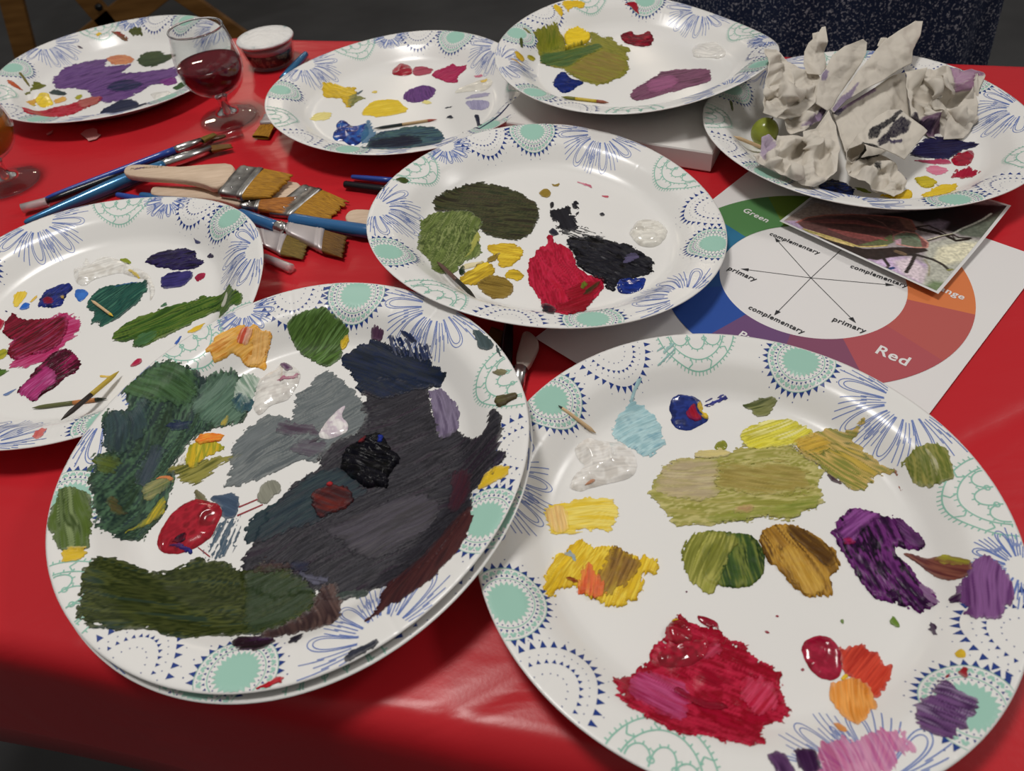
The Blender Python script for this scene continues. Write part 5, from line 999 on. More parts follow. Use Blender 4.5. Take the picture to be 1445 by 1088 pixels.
def make_cloth():
    nu,nv=300,150; V=[];Fc=[]
    fr=[pl_at(FRONT,i/nu) for i in range(nu+1)]; bk=[pl_at(BACK,i/nu) for i in range(nu+1)]
    for j in range(nv+1):
        for i in range(nu+1):
            f=j/nv; V.append([fr[i][0]*(1-f)+bk[i][0]*f,fr[i][1]*(1-f)+bk[i][1]*f,0])
    A=np.array(V); x,y=A[:,0],A[:,1]
    # shallow sags and packing creases, never above the table's level
    zz=-.0012*fbm(x*6,y*6,5,3)
    for (ax,ay,dx,dy,w,dep) in ((.30,.25,.93,.36,.004,.0016),(.36,.20,.9,.44,.006,.0018),(-.45,.60,.95,-.3,.003,.0009),(-.2,.62,.9,.42,.0025,.0008),(-.1,.50,.35,.94,.003,.0009),(.42,.33,.98,-.2,.003,.001),(-.25,.26,.97,-.2,.003,.001)):
        dd=(x-ax)*-dy+(y-ay)*dx; zz+= -dep*np.exp(-(dd/w)**2)
    A[:,2]=zz-.0002
    V=A.tolist()
    for j in range(nv):
        for i in range(nu):
            a=j*(nu+1)+i; Fc.append((a,a+1,a+nu+2,a+nu+1))
    loop=[i for i in range(nu+1)]+[j*(nu+1)+nu for j in range(1,nv+1)]+[nv*(nu+1)+i for i in range(nu-1,-1,-1)]+[j*(nu+1) for j in range(nv-1,0,-1)]
    B=np.array([V[i] for i in loop]); n=len(loop)
    T=np.roll(B,-3,0)-np.roll(B,3,0); Nn=np.stack([T[:,1],-T[:,0]],1); Nn/=np.linalg.norm(Nn,axis=1)[:,None]
    for _ in range(6): Nn=(np.roll(Nn,1,0)+Nn+np.roll(Nn,-1,0))/3
    Nn/=np.linalg.norm(Nn,axis=1)[:,None]
    s=np.arange(n)*.006
    fold=fbm(s*2.2,s*0,3,3)-.5; fold2=fbm(s*9,s*0+4,7,2)-.5
    prev=loop
    prof=[(.004,-.0006),(.008,-.003),(.0115,-.0072),(.0135,-.013),(.0145,-.022),(.0155,-.036),(.0165,-.055),(.018,-.08),(.020,-.108),(.022,-.138)]
    for k,(o,z) in enumerate(prof):
        f=min(1,max(0,(-z-.004)/.11))
        off=o+(.030*fold+.008*fold2)*f+.012*f
        base=len(V)
        dz=.004*(fbm(s*7,s*0+9,11,2)-.5)*math.exp(-((z+.006)/.012)**2)
        for m in range(n): V.append([B[m,0]+Nn[m,0]*off[m],B[m,1]+Nn[m,1]*off[m],B[m,2]+z+dz[m]+ .010*f*(fold2[m])])
        cur=list(range(base,base+n))
        for m in range(n):
            m2=(m+1)%n; Fc.append((prev[m],cur[m],cur[m2],prev[m2]))
        prev=cur
    o=mesh_obj('tablecloth',V,Fc,M_CLOTH)
    so=o.modifiers.new('film','SOLIDIFY'); so.thickness=.0004; so.offset=-1
    return tag(o,'glossy red plastic tablecloth covering the whole table','tablecloth')
make_cloth()
M_TABLE=mat('grey_plastic',(.42,.42,.40),.5)
def make_table():
    t=empty('folding_table',(.2,.35,-.74),'long folding table hidden under the red plastic tablecloth','table')
    inset=lambda P,s:[(x,y+s) for x,y in P]
    out=[pl_at(FRONT,i/24) for i in range(25)]+[pl_at(BACK,1-i/24) for i in range(25)]
    c=np.mean(out,0)
    ring=[Vector((c[0]+(x-c[0])*.985-.2,c[1]+(y-c[1])*.975-.35,.733)) for x,y in out]
    V,Fc=slab(ring,.03,.004); mesh_obj('tabletop',V,Fc,M_TABLE,t,smooth=False)
    for x,y in ((-.45,.40),(-.35,.75),(.85,-.02),(.98,.36)):
        V,Fc=tube([(x-.2,y-.35,0),(x-.2,y-.35,.70)],[.014,.014],20); mesh_obj('leg',V,Fc,M_TABLE,t)
make_table()

# ------------------------------------------------------------------ canvas
M_CANVAS=mat('primed_canvas',(.74,.72,.69),.75,.3); add_noise_bump(M_CANVAS,1800,.15,.0002,1)
def make_canvas():
    a=Vector((.1832,.5252,.0)); w=Vector((-.867,.498,0)); d=Vector((.498,.867,0)); n=20
    W,Dp,T=.197,.172,.0178
    V=[];Fc=[]
    o=empty('stretched_canvas',(a.x,a.y,0),'blank white stretched canvas lying flat under the olive yellow palette plate','canvas')
    P=[Vector((0,0,T)),w*W+Vector((0,0,T)),w*W+d*Dp+Vector((0,0,T)),d*Dp+Vector((0,0,T))]
    V,Fc=slab(P,T-.0003,.0012); mesh_obj('canvas_face',V,Fc,M_CANVAS,o,smooth=False)
make_canvas()

# ------------------------------------------------------------------ colour wheel sheet
PN=Vector((.656,-.755,0)); PU=Vector((.755,.656,0))
def pap(n,u,z=0): return tuple(PN*n+PU*u+Vector((0,0,z)))
def text_mesh(body,size,bold=False,spacing=1.0):
    cu=bpy.data.curves.new('t','FONT'); cu.body=body; cu.size=size; cu.space_character=spacing
    if bold: cu.offset=size*.02
    ob=bpy.data.objects.new('t',cu); C.objects.link(ob)
    dg=bpy.context.evaluated_depsgraph_get(); me=bpy.data.meshes.new_from_object(ob.evaluated_get(dg))
    V=[tuple(v.co) for v in me.vertices]; Fc=[tuple(p.vertices) for p in me.polygons]
    bpy.data.objects.remove(ob); bpy.data.curves.remove(cu); bpy.data.meshes.remove(me)
    return V,Fc
def make_sheet():
    M_P=mat('printer_paper',(.76,.74,.73),.6,.3); M_INK=mat('black_ink',(.03,.03,.035),.6); M_WH=mat('paper_white_letters',(.76,.74,.73),.6,.3)
    secs=[('a94f55',-77),('b05550',-47),('cf7440',-17),('d99a45',13),('d2b53f',43),('657f2c',73),('507f4b',103),('2a6a8c',133),('2c5590',163),('2b4d98',-167),('694a72',-137),('7f4a63',-107)]
    mats=[M_P,M_INK,M_WH]+[mat('wheel_ink_%d'%i,alb(c),.6,.3) for i,(c,_) in enumerate(secs)]
    V=[];Fc=[];mi=[]
    x0,x1,y0,y1=-.2525,-.0365,.244,.523; g=24
    curl=lambda n,u:.0006+.0012*max(0,1-abs(u-y0)/.05)*max(0,1-abs(n-x0)/.07)
    for j in range(g+1):
        for i in range(g+1): n=x0+(x1-x0)*i/g; u=y0+(y1-y0)*j/g; V.append(pap(n,u,curl(n,u)))
    for j in range(g):
        for i in range(g):
            a=j*(g+1)+i; Fc.append((a,a+1,a+g+2,a+g+1)); mi.append(0)
    wn,wu,ri,ro=WHEEL; Z=.00085
    def pt(r,a): 
        a=math.radians(a)-math.radians(-49.0); return pap(wn+r*math.cos(a),wu+r*math.sin(a),Z)
    for k,(c,a) in enumerate(secs):
        for i in range(15):
            a0=a-15+2*i; o=len(V); V+= [pt(ri,a0),pt(ro,a0),pt(ro,a0+2),pt(ri,a0+2)]; Fc.append((o,o+1,o+2,o+3)); mi.append(3+k)
    # arrows
    for a,L in ((100,.050),(157,.047),(-138,.049),(-77,.050),(-19,.053),(40,.050)):
        a0=math.radians(a+49); d=Vector((math.cos(a0),math.sin(a0))); s=Vector((-d.y,d.x)); c0=Vector((wn,wu))
        for q in ([c0-s*.00022,c0+d*(L-.004)-s*.00022,c0+d*(L-.004)+s*.00022,c0+s*.00022],[c0+d*(L-.0055)-s*.0017,c0+d*L,c0+d*(L-.0055)+s*.0017]):
            o=len(V); V+=[pap(p.x,p.y,Z) for p in q]; Fc.append(tuple(range(o,o+len(q)))); mi.append(1)
    for body,at,L,ang,col in WORDS:
        tv,tf=text_mesh(body,1.0,True,1.1); w=max(v[0] for v in tv)-min(v[0] for v in tv); s=L/w
        ca,sa=math.cos(math.radians(ang)),math.sin(math.radians(ang)); o=len(V)
        V+=[pap(at[0]+(x*ca-y*sa)*s,at[1]+(x*sa+y*ca)*s,Z+.00015) for x,y,_ in tv]; Fc+=[tuple(i+o for i in f) for f in tf]; mi+=[1 if col=='dark' else 2]*len(tf)
    o=mesh_obj('color_wheel_sheet',V,Fc,mats,None,mi,False)
    tag(o,'white paper sheet printed with a colour wheel and arrows','paper')
make_sheet()

# ------------------------------------------------------------------ insect photograph
def make_photo():
    cs=[Vector(c) for c in PHOTO_CORNERS]
    M_E=mat('photo_border',(.72,.71,.70),.35); cols={}
    mats=[M_E]; 
    def surf(u,v,dz=0):
        p=cs[0]*(1-u)*(1-v)+cs[1]*u*(1-v)+cs[2]*u*v+cs[3]*(1-u)*v
        z=p.z+.0035*math.sin(math.pi*v)*(u-.5)*-1*0+dz-.004*math.sin(math.pi*min(max(v,0),1))*.6
        return (p.x,p.y,max(z,.0021+dz))
    V=[];Fc=[];mi=[];g=30
    for j in range(g+1):
        for i in range(g+1): V.append(surf(i/g,j/g))
    for j in range(g):
        for i in range(g): a=j*(g+1)+i; Fc.append((a,a+1,a+g+2,a+g+1)); mi.append(0)
    # printed image: a fine grid coloured by what is depicted at each place
    n=170; b=.018
    U,W=np.meshgrid(np.linspace(b,1-b,n+1),np.linspace(b,1-b,n+1))
    col=np.zeros(U.shape+(3,)); col[:]=alb('a09698')
    grain=lambda sc,s:fbm(U*sc,W*sc,s,2)
    for k,(kind,c,w,f) in enumerate(PHOTO_ART):
        P=np.array(f).reshape(-1,2)
        if kind=='poly':
            d=sdist([tuple(p) for p in P],U,W)+.012*(grain(18,k)-.5); soft=.03 if k<9 else .006
        else:
            d=np.full(U.shape,-1.)
            for i in range(len(P)-1):
                a,bb=P[i],P[i+1]; vx,vy=bb-a; t=np.clip(((U-a[0])*vx+(W-a[1])*vy)/(vx*vx+vy*vy+1e-9),0,1)
                d=np.maximum(d,w*.5-np.hypot(U-a[0]-t*vx,W-a[1]-t*vy))
            soft=.004
        m=np.clip(d/soft+.5,0,1)[...,None]; col=col*(1-m)+np.clip(alb(c)*1.75,0,.8)*m
        if kind=='poly' and k in (11,12,13,14,15,18): body=m if k==11 else None
    # beaded texture of shell and leaf
    col*=(.7+.6*vn(U*95,W*95,3))[...,None]
    o=len(V)
    VP=[surf(u,v,.00018) for u,v in zip(U.ravel(),W.ravel())]
    V+=VP
    for j in range(n):
        for i in range(n): a=o+j*(n+1)+i; Fc.append((a,a+1,a+n+2,a+n+1)); mi.append(1)
    M_I=mat('photo_print',(1,1,1),.3,.5); N,L,bs=nt(M_I); at=N.new('ShaderNodeAttribute'); at.attribute_name='Col'; L.new(at.outputs['Color'],bs.inputs['Base Color'])
    ob=mesh_obj('insect_photograph',V,Fc,[M_E,M_I],None,mi,True)
    full=np.full((len(V),3),.7); full[o:]=col.reshape(-1,3); set_col(ob,full)
    tag(ob,'curled photo print of a reddish shield bug, lying on the colour wheel sheet','photograph')
make_photo()

# ------------------------------------------------------------------ paper towels
M_TOWEL=mat('paper_towel',(.8,.8,.8),.9,.1)
def towel_nodes():
    N,L,b=nt(M_TOWEL); a=N.new('ShaderNodeAttribute'); a.attribute_name='Col'; L.new(a.outputs['Color'],b.inputs['Base Color'])
    tr=N.new('ShaderNodeBsdfTranslucent'); L.new(a.outputs['Color'],tr.inputs['Color']); mx=N.new('ShaderNodeMixShader'); mx.inputs[0].default_value=.22
    out=N['Material Output']; L.new(b.outputs[0],mx.inputs[1]); L.new(tr.outputs[0],mx.inputs[2]); L.new(mx.outputs[0],out.inputs['Surface'])
    tc=N.new('ShaderNodeTexCoord'); no=N.new('ShaderNodeTexNoise'); no.inputs['Scale'].default_value=700; no.inputs['Detail'].default_value=3; L.new(tc.outputs['Object'],no.inputs['Vector'])
    bu=N.new('ShaderNodeBump'); bu.inputs['Strength'].default_value=.15; bu.inputs['Distance'].default_value=.0004; L.new(no.outputs['Fac'],bu.inputs['Height']); L.new(bu.outputs['Normal'],b.inputs['Normal'])
towel_nodes()
def towel_sheet(nb,p3,uv,stains,crumple,seed):
    P=np.array(p3,float).reshape(-1,3)/1e4; U=np.array(uv,float).reshape(-1,2)
    rr=np.random.default_rng(seed); cam0=np.array([0,0,CAM['h']])
    for k in range(len(P)):
        g=P[k]-cam0; a=((-.002 if k<nb else -.011)+(.004 if k<nb else .018)*rr.random())*(.4+.6*crumple); P[k]=cam0+g*(1+a/np.linalg.norm(g))
    vo,ed,fa,ov,oe,of=delaunay_2d_cdt([Vector(u) for u in U],[(i,(i+1)%nb) for i in range(nb)],[],1,1e-4)
    src=[o[0] if o else None for o in ov]
    V=[];UU=[]
    for k,v in enumerate(vo):
        UU.append((v.x,v.y))
        if src[k] is not None: V.append(P[src[k]])
        else:
            d=np.hypot(U[:,0]-v.x,U[:,1]-v.y)+1e-6; w=1/d**2; V.append((P*w[:,None]).sum(0)/w.sum())
    V=np.array(V);UU=np.array(UU); Fc=[tuple(f) for f in fa]
    for lev in range(4):
        cache={};nV=list(V);nU=list(UU);nF=[];cnt={}
        def mid(a,b):
            k=(min(a,b),max(a,b))
            if k not in cache: cache[k]=len(nV); nV.append((V[a]+V[b])/2); nU.append((UU[a]+UU[b])/2)
            return cache[k]
        for f in Fc:
            a,b,c=f; ab,bc,ca=mid(a,b),mid(b,c),mid(c,a); nF+=[(a,ab,ca),(ab,b,bc),(ca,bc,c),(ab,bc,ca)]
        V=np.array(nV);UU=np.array(nU);Fc=nF
        ec={}
        for f in Fc:
            for i in range(3):
                k=(min(f[i],f[(i+1)%3]),max(f[i],f[(i+1)%3])); ec[k]=ec.get(k,0)+1
        bd=np.zeros(len(V),bool)
        for (a,b),n in ec.items():
            if n==1: bd[a]=bd[b]=True
        E=np.array(list(ec.keys()))
        for _ in range(0 if lev==0 else 1):
            s=np.zeros_like(V);n=np.zeros(len(V))
            np.add.at(s,E[:,0],V[E[:,1]]);np.add.at(s,E[:,1],V[E[:,0]]);np.add.at(n,E[:,0],1);np.add.at(n,E[:,1],1)
            V=np.where(bd[:,None],V,V*.62+.38*s/np.maximum(n,1)[:,None])
    Fa=np.array(Fc); nrm=np.cross(V[Fa[:,1]]-V[Fa[:,0]],V[Fa[:,2]]-V[Fa[:,0]]); vnrm=np.zeros_like(V)
    for k in range(3): np.add.at(vnrm,Fa[:,k],nrm)
    vnrm/=np.linalg.norm(vnrm,axis=1)[:,None]+1e-12
    x,y=UU[:,0],UU[:,1]
    cr=np.abs(fbm(x/9,y/9,seed,3)-.5)*2; cr2=np.abs(vn(x/3.2+.7*vn(x/8,y/8,seed+4),y/3.2,seed+2)-.5)*2
    H=np.zeros(len(V)); wx=x+5*(fbm(x/14,y/14,seed+5,2)-.5); wy=y+5*(fbm(x/14,y/14,seed+6,2)-.5)
    for wl in (52,38,28,21,15):
        a=rr.random()*math.pi; t=(wx*math.cos(a)+wy*math.sin(a))/wl+rr.random(); t=np.abs(t-np.floor(t)-.5)*2
        H+=(t-.5)*wl*.000105*(.5+1.*vn(x/22,y/22,seed+int(wl)))
    db=np.clip(sdist([tuple(u) for u in U[:nb]],x,y)/9,0,1)
    V=V+vnrm*((H*crumple+.0006*(.5-cr))*(.25+.75*db)+.00015*(.5-cr2))[:,None]
    col=np.empty((len(V),3)); col[:]=(.74,.69,.61); col*=(.96+.08*fbm(x/5,y/5,seed+8,2))[:,None]
    for c,st in stains:
        S=np.array(st,float).reshape(-1,2); d=sdist([tuple(p) for p in S],x,y)+3.*(fbm(x/3,y/3,seed+3,3)-.5)+1.2*(vn(x/.9,y/.9,seed+6)-.5)+1.1
        m=np.clip(d/1.6+.4,0,1)[:,None]*(.8+.2*vn(x/1.5,y/1.5,seed+9))[:,None]; col=col*(1-m)+alb(c)*m
    return V,Fc,col
for i,(label,sheets) in enumerate(NAPKINS):
    V=[];Fc=[];cc=[]
    for k,(nb,p3,uv,st,cr) in enumerate(sheets):
        v,f,c=towel_sheet(nb,p3,uv,st,cr,i*50+k*7+1); o=len(V); V+=v.tolist(); Fc+=[tuple(a+o for a in q) for q in f]; cc.append(c)
    ob=mesh_obj('paper_towel',V,Fc,M_TOWEL); set_col(ob,np.concatenate(cc)); tag(ob,label,'paper towel','crumpled paper towels on the plate')
    so=ob.modifiers.new('ply','SOLIDIFY'); so.thickness=.0004; so.offset=0

# ------------------------------------------------------------------ glasses, jar, grape
def thin_glass(name,tint,gloss=(1,1,1),ior=1.45,rough=.02):
    m=bpy.data.materials.new(name); m.use_nodes=True; N,L=m.node_tree.nodes,m.node_tree.links; N.remove(N['Principled BSDF'])
    t=N.new('ShaderNodeBsdfTransparent'); t.inputs['Color'].default_value=(*tint,1); g=N.new('ShaderNodeBsdfGlossy'); g.inputs['Roughness'].default_value=rough; g.inputs['Color'].default_value=(*gloss,1)
    lw=N.new('ShaderNodeLayerWeight'); lw.inputs['Blend'].default_value=.5; pw=N.new('ShaderNodeMath'); pw.operation='POWER'; pw.inputs[1].default_value=5.; L.new(lw.outputs['Facing'],pw.inputs[0]); f=N.new('ShaderNodeMath'); f.operation='MULTIPLY_ADD'; f.inputs[1].default_value=.9; f.inputs[2].default_value=.03; L.new(pw.outputs[0],f.inputs[0]); mx=N.new('ShaderNodeMixShader'); L.new(f.outputs[0],mx.inputs[0]); L.new(t.outputs[0],mx.inputs[1]); L.new(g.outputs[0],mx.inputs[2]); L.new(mx.outputs[0],N['Material Output'].inputs['Surface'])
    return m
M_GLASS=thin_glass('clear_glass',(.93,.94,.94))
M_WINE=mat('red_wine',(.17,.009,.018),.03,.5,trans=.35,ior=1.34)
M_JUICE=mat('amber_drink',(.55,.20,.02),.03,.5,trans=.5,ior=1.34)
def stem_glass(loc,label,drink,level):
    g=empty('wine_glass',loc,label,'glass')
    out=[(0,0),(.024,0),(.0282,.0006),(.0290,.0018),(.0270,.0032),(.018,.0048),(.0095,.0075),(.0056,.011),(.0048,.015),(.0050,.020),(.0066,.0235),(.0120,.0268),(.0200,.0315),(.0265,.0385),(.0302,.047),(.0310,.054),(.0302,.063),(.0285,.073),(.0265,.082),(.0255,.0868),(.0252,.0880)]
    inn=[(.0244,.0881),(.0240,.0870),(.0250,.082),(.0270,.073),(.0287,.063),(.0295,.054),(.0287,.047),(.0252,.0395),(.0190,.0332),(.0110,.0295),(.004,.0282),(0,.0280)]
    V,Fc=lathe(out+inn,96); mesh_obj('glass_body',V,Fc,M_GLASS,g)
    M_THICK=bpy.data.materials.get('thick_glass') or mat('thick_glass',(1,1,1),.02,.5,trans=1,ior=1.45)
    tor=lambda R,r,z,n=14:[(R+r*math.cos(2*math.pi*k/n),z+r*math.sin(2*math.pi*k/n)) for k in range(n)]
    V,Fc=lathe(tor(.0248,.0009,.0881),96,True); mesh_obj('rim',V,Fc,M_THICK,g)
    V,Fc=lathe([(.0001,.0265),(.0062,.0240),(.0050,.0200),(.0047,.0150),(.0055,.0112),(.0090,.0080),(.0120,.0066),(.0001,.0060)],64); mesh_obj('stem',V,Fc,M_THICK,g)
    pr=[(0,.0279)]+[(r+.00012,z-.0001) for r,z in inn[::-1][1:] if z<level]
    pz=[z for r,z in inn[::-1]];prr=[r for r,z in inn[::-1]]
    rl=float(np.interp(level,pz,prr))+.00012
    pr+=[(rl,level),(rl*.97,level-.0003),(0,level-.0003)]
    V,Fc=lathe(pr,96); o=mesh_obj('drink',V,Fc,drink,g); o['label']='dark red wine' if drink is M_WINE else 'amber drink'
    return g
stem_glass((-.2535,.727,.0003),'small stemmed glass half full of dark red wine, beside the purple palette plate',M_WINE,.0570)
stem_glass((-.4465,.645,.0003),'small stemmed glass with an amber drink, cut off at the left edge of the picture',M_JUICE,.0620)
def make_jar():
    g=empty('glass_jar',(-.2265,.852,.0004),'small glass cup with dark mottled contents and a paint-covered white lid','jar')
    out=[(0,0),(.021,0),(.0245,.0012),(.0258,.004),(.0268,.010),(.0285,.018),(.0296,.0225),(.0300,.0255),(.0292,.0260)]
    inn=[(.0280,.0225),(.0268,.017),(.0252,.010),(.0240,.004),(.020,.0028),(0,.0026)]
    V,Fc=lathe(out+inn,80); mesh_obj('glass_body',V,Fc,M_GLASS,g)
    M_D=mat('mottled_contents',(.05,.03,.02),.5); noise_color(M_D,[(.010,.008,.006),(.025,.018,.010),(.30,.20,.13),(.06,.06,.025)],190,3,None,'Object',[.35,.5,.58,.66])
    V,Fc=lathe([(0,.0030),(.0196,.0031),(.0236,.0044),(.0250,.010),(.0264,.0165),(0,.0167)],64); o=mesh_obj('contents',V,Fc,M_D,g)
    M_R=mat('pinkish_white_plastic',(.62,.45,.44),.4); V,Fc=lathe([(0,.0170),(.0266,.0172),(.0276,.021),(.0277,.0222),(0,.0222)],64); o=mesh_obj('inner_rim',V,Fc,M_R,g); o['label']='pinkish white ring below the lid'
    M_L=mat('white_paint_lid',(.74,.73,.71),.35); noise_color(M_L,[(.30,.42,.42),(.74,.73,.71),(.78,.77,.75)],70,4,None,'Object',[.28,.36,.6]); add_noise_bump(M_L,160,.5,.002,3)
    V,Fc=lathe([(0,.0266),(.0300,.0264),(.0312,.0272),(.0314,.0285),(.0304,.0298),(.026,.0303),(.015,.0308),(0,.0306)],72); o=mesh_obj('lid',V,Fc,M_L,g); o['label']='white lid smeared with paint'
make_jar()
M_GRAPE=mat('grape_skin',(.30,.34,.045),.22,.5); M_GRAPE.node_tree.nodes['Principled BSDF'].inputs['Subsurface Weight'].default_value=.35; M_GRAPE.node_tree.nodes['Principled BSDF'].inputs['Subsurface Radius'].default_value=(.006,.006,.002); 
noise_color(M_GRAPE,[(.22,.26,.03),(.34,.38,.06)],60,3)
def make_grape():
    c=Vector(PT['grape'][0]); prof=[(.0108*math.sin(math.pi*k/24),-.0122*math.cos(math.pi*k/24)*1.0) for k in range(25)]
    g=empty('grape',tuple(c),'single green grape beside the crumpled towels on the paint plate','grape')
    V,Fc=lathe(prof,48); R=Matrix.Rotation(.35,3,'Y'); mesh_obj('berry',[tuple(R@Vector((x,y,z*.93))) for x,y,z in V],Fc,M_GRAPE,g)
    V,Fc=tube([R@Vector((0,0,.0108)),R@Vector((.0004,0,.0128))],[.0009,.0006],10); mesh_obj('stem_scar',V,Fc,mat('stem_brown',(.12,.09,.03),.7),g)
make_grape()

# ------------------------------------------------------------------ brushes
M_BLUEM=mat('blue_metallic_lacquer',(.03,.17,.36),.22,.5,metal=.35,coat=.6); M_BLUE=mat('blue_lacquer',(.02,.12,.30),.3,.5,coat=.4); M_BLUE2=mat('royal_blue_lacquer',(.02,.06,.32),.3,.5,coat=.3)
M_BLACK=mat('black_lacquer',(.008,.008,.01),.25,.5); M_SILVER=mat('nickel_ferrule',(.62,.61,.60),.22,.5,metal=1); M_TIN=mat('tin_ferrule',(.42,.41,.40),.38,.5,metal=1); noise_color(M_TIN,[(.22,.21,.20),(.5,.49,.47)],140,3)
M_DULL=mat('dull_aluminium',(.60,.55,.55),.45,.5,metal=.7)
M_WOOD=mat('pale_wood',(.68,.52,.38),.6,.3); noise_color(M_WOOD,[(.60,.45,.32),(.72,.56,.42)],60,3,(1,8,8)); M_CLEARP=thin_glass('clear_plastic',(.86,.84,.84),(.9,.9,.9),1.5,.08); M_CLEARP2=mat('milky_plastic',(.85,.7,.7),.2,.5,trans=.6,ior=1.3)
def bristle_mat(name,c0,c1):
    m=mat(name,c0,.55,.3); N,L,b=nt(m); s=N.new('ShaderNodeAttribute'); s.attribute_name='Stroke'; mp=N.new('ShaderNodeMapping'); mp.inputs['Scale'].default_value=(120,2600,1)
    no=N.new('ShaderNodeTexNoise'); no.inputs['Detail'].default_value=3; no.inputs['Scale'].default_value=1; L.new(s.outputs['Vector'],mp.inputs['Vector']); L.new(mp.outputs[0],no.inputs['Vector'])
    r=N.new('ShaderNodeValToRGB'); r.color_ramp.elements[0].position=.34; r.color_ramp.elements[0].color=(*c0,1); r.color_ramp.elements[1].position=.62; r.color_ramp.elements[1].color=(*c1,1); L.new(no.outputs['Fac'],r.inputs['Fac']); L.new(r.outputs['Color'],b.inputs['Base Color'])
    bu=N.new('ShaderNodeBump'); bu.inputs['Strength'].default_value=.7; bu.inputs['Distance'].default_value=.0006; L.new(no.outputs['Fac'],bu.inputs['Height']); L.new(bu.outputs['Normal'],b.inputs['Normal'])
    return m
M_GOLD=bristle_mat('golden_bristle',(.20,.085,.006),(.52,.26,.02)); M_RUST=bristle_mat('rusty_bristle',(.20,.06,.008),(.46,.17,.025)); M_DARKB=bristle_mat('dark_brown_bristle',(.07,.032,.008),(.22,.11,.02)); M_OLIVEB=bristle_mat('olive_brown_bristle',(.08,.055,.01),(.24,.16,.03))
def bristles(quad,th,m,parent,seed=0,rag=.12,name='bristles'):
    """a flat tuft between the ferrule edge quad[0]-quad[3] and the tip edge quad[1]-quad[2]"""
    a,b,c,d=[Vector(p) for p in quad]; nu,nv=10,54; rnd=np.random.default_rng(seed); rl=1-rag*np.convolve(rnd.random(nv+9),np.ones(3)/3,'valid')[:nv+1]
    rl=rl-.05*np.clip(np.sin(np.arange(nv+1)*.55+seed)*3-1.6,0,1)
    V=[];S=[]
    for side in (0,1):
        for j in range(nv+1):
            f=j/nv; p=a.lerp(d,f); e=b.lerp(c,f)
            for i in range(nu+1):
                t=i/nu; q=p.lerp(p+(e-p)*float(rl[j]),t); bul=math.sin(math.pi*min(f*1.0,1))**.4
                z=th*.5*(1-.75*t**1.5)*(.35+.65*bul)+.0004*math.sin(j*2.1+seed)*t
                V.append((q.x,q.y,max(q.z+(z if side==0 else -z),.0002))); S.append((t*(e-p).length,f*(d-a).length,seed))
    n=(nu+1)*(nv+1); Fc=[]
    for side in (0,1):
        o=side*n
        for j in range(nv):
            for i in range(nu):
                k=o+j*(nu+1)+i; q=(k,k+1,k+nu+2,k+nu+1); Fc.append(q if side==0 else q[::-1])
    for j in range(nv): k=j*(nu+1)+nu; Fc.append((k,k+n,k+n+nu+1,k+nu+1))
    for i in range(nu): Fc.append((i,i+n,i+1+n,i+1)); k=nv*(nu+1)+i; Fc.append((k,k+1,k+1+n,k+n))
    o=mesh_obj(name,V,Fc,m,parent); set_vec(o,'Stroke',S); 
    return o
def lerp(a,b,t): return Vector(a).lerp(Vector(b),t)
BG='paint brushes on the table'
def flat_ferrule(quad,th,m,parent,rings=2,name='ferrule'):
    a,b,c,d=[Vector(p) for p in quad]   # a,b on one long side from handle to tip
    def ring(t,g=0):
        p,q=a.lerp(b,t),d.lerp(c,t); w=(q-p).normalized(); P=[]
        for k in range(20):
            an=2*math.pi*k/20; x=math.copysign(abs(math.cos(an))**.35,math.cos(an)); z=math.copysign(abs(math.sin(an))**.5,math.sin(an))
            ctr=(p+q)/2; P.append(tuple(ctr+w*(x*((q-p).length/2+g))+Vector((0,0,z*(th/2+g)))))
        return P
    ts=[0,.06,.09,.12,.15,.18,.78,.82,.86,.9,1.0]; gs=[0,0,.0004,0,.0004,0,0,.0005,0,.0004,0]
    V=[];Fc=[]
    for t,g in zip(ts,gs): V+=ring(t,g)
    for i in range(len(ts)-1):
        for k in range(20): k2=(k+1)%20; Fc.append((i*20+k,i*20+k2,(i+1)*20+k2,(i+1)*20+k))
    Fc.append(tuple(range(20))[::-1]); Fc.append(tuple(range((len(ts)-1)*20,len(ts)*20)))
    o=mesh_obj(name,V,Fc,m,parent)
    return o
def rivets(quad,th,parent):
    a,b,c,d=[Vector(p) for p in quad]
    for f in (.18,.5,.82):
        p=a.lerp(d,f).lerp(b.lerp(c,f),.45)+Vector((0,0,th/2)); V,Fc=lathe([(.0011,-.0002),(.0010,.0003),(.0005,.0007),(0,.0008)],14); mesh_obj('nail_head',[(x+p.x,y+p.y,z+p.z) for x,y,z in V],Fc,M_SILVER,parent)
def round_handle(pts,rad,m,parent,name='handle'):
    V,Fc=tube(pts,rad,20); return mesh_obj(name,V,Fc,m,parent)
def dress(V0,V1,n,r0,r1,belly=0):
    """points and radii of a tapered handle with a rounded tail"""
    P=[];R=[]
    for k in range(n+1):
        t=k/n; P.append(lerp(V0,V1,t)); R.append((r0+(r1-r0)*t+belly*math.sin(math.pi*t))*(math.sin(math.pi/2*min(1,t*n/2+.25)) if k<2 else 1))
    return P,R
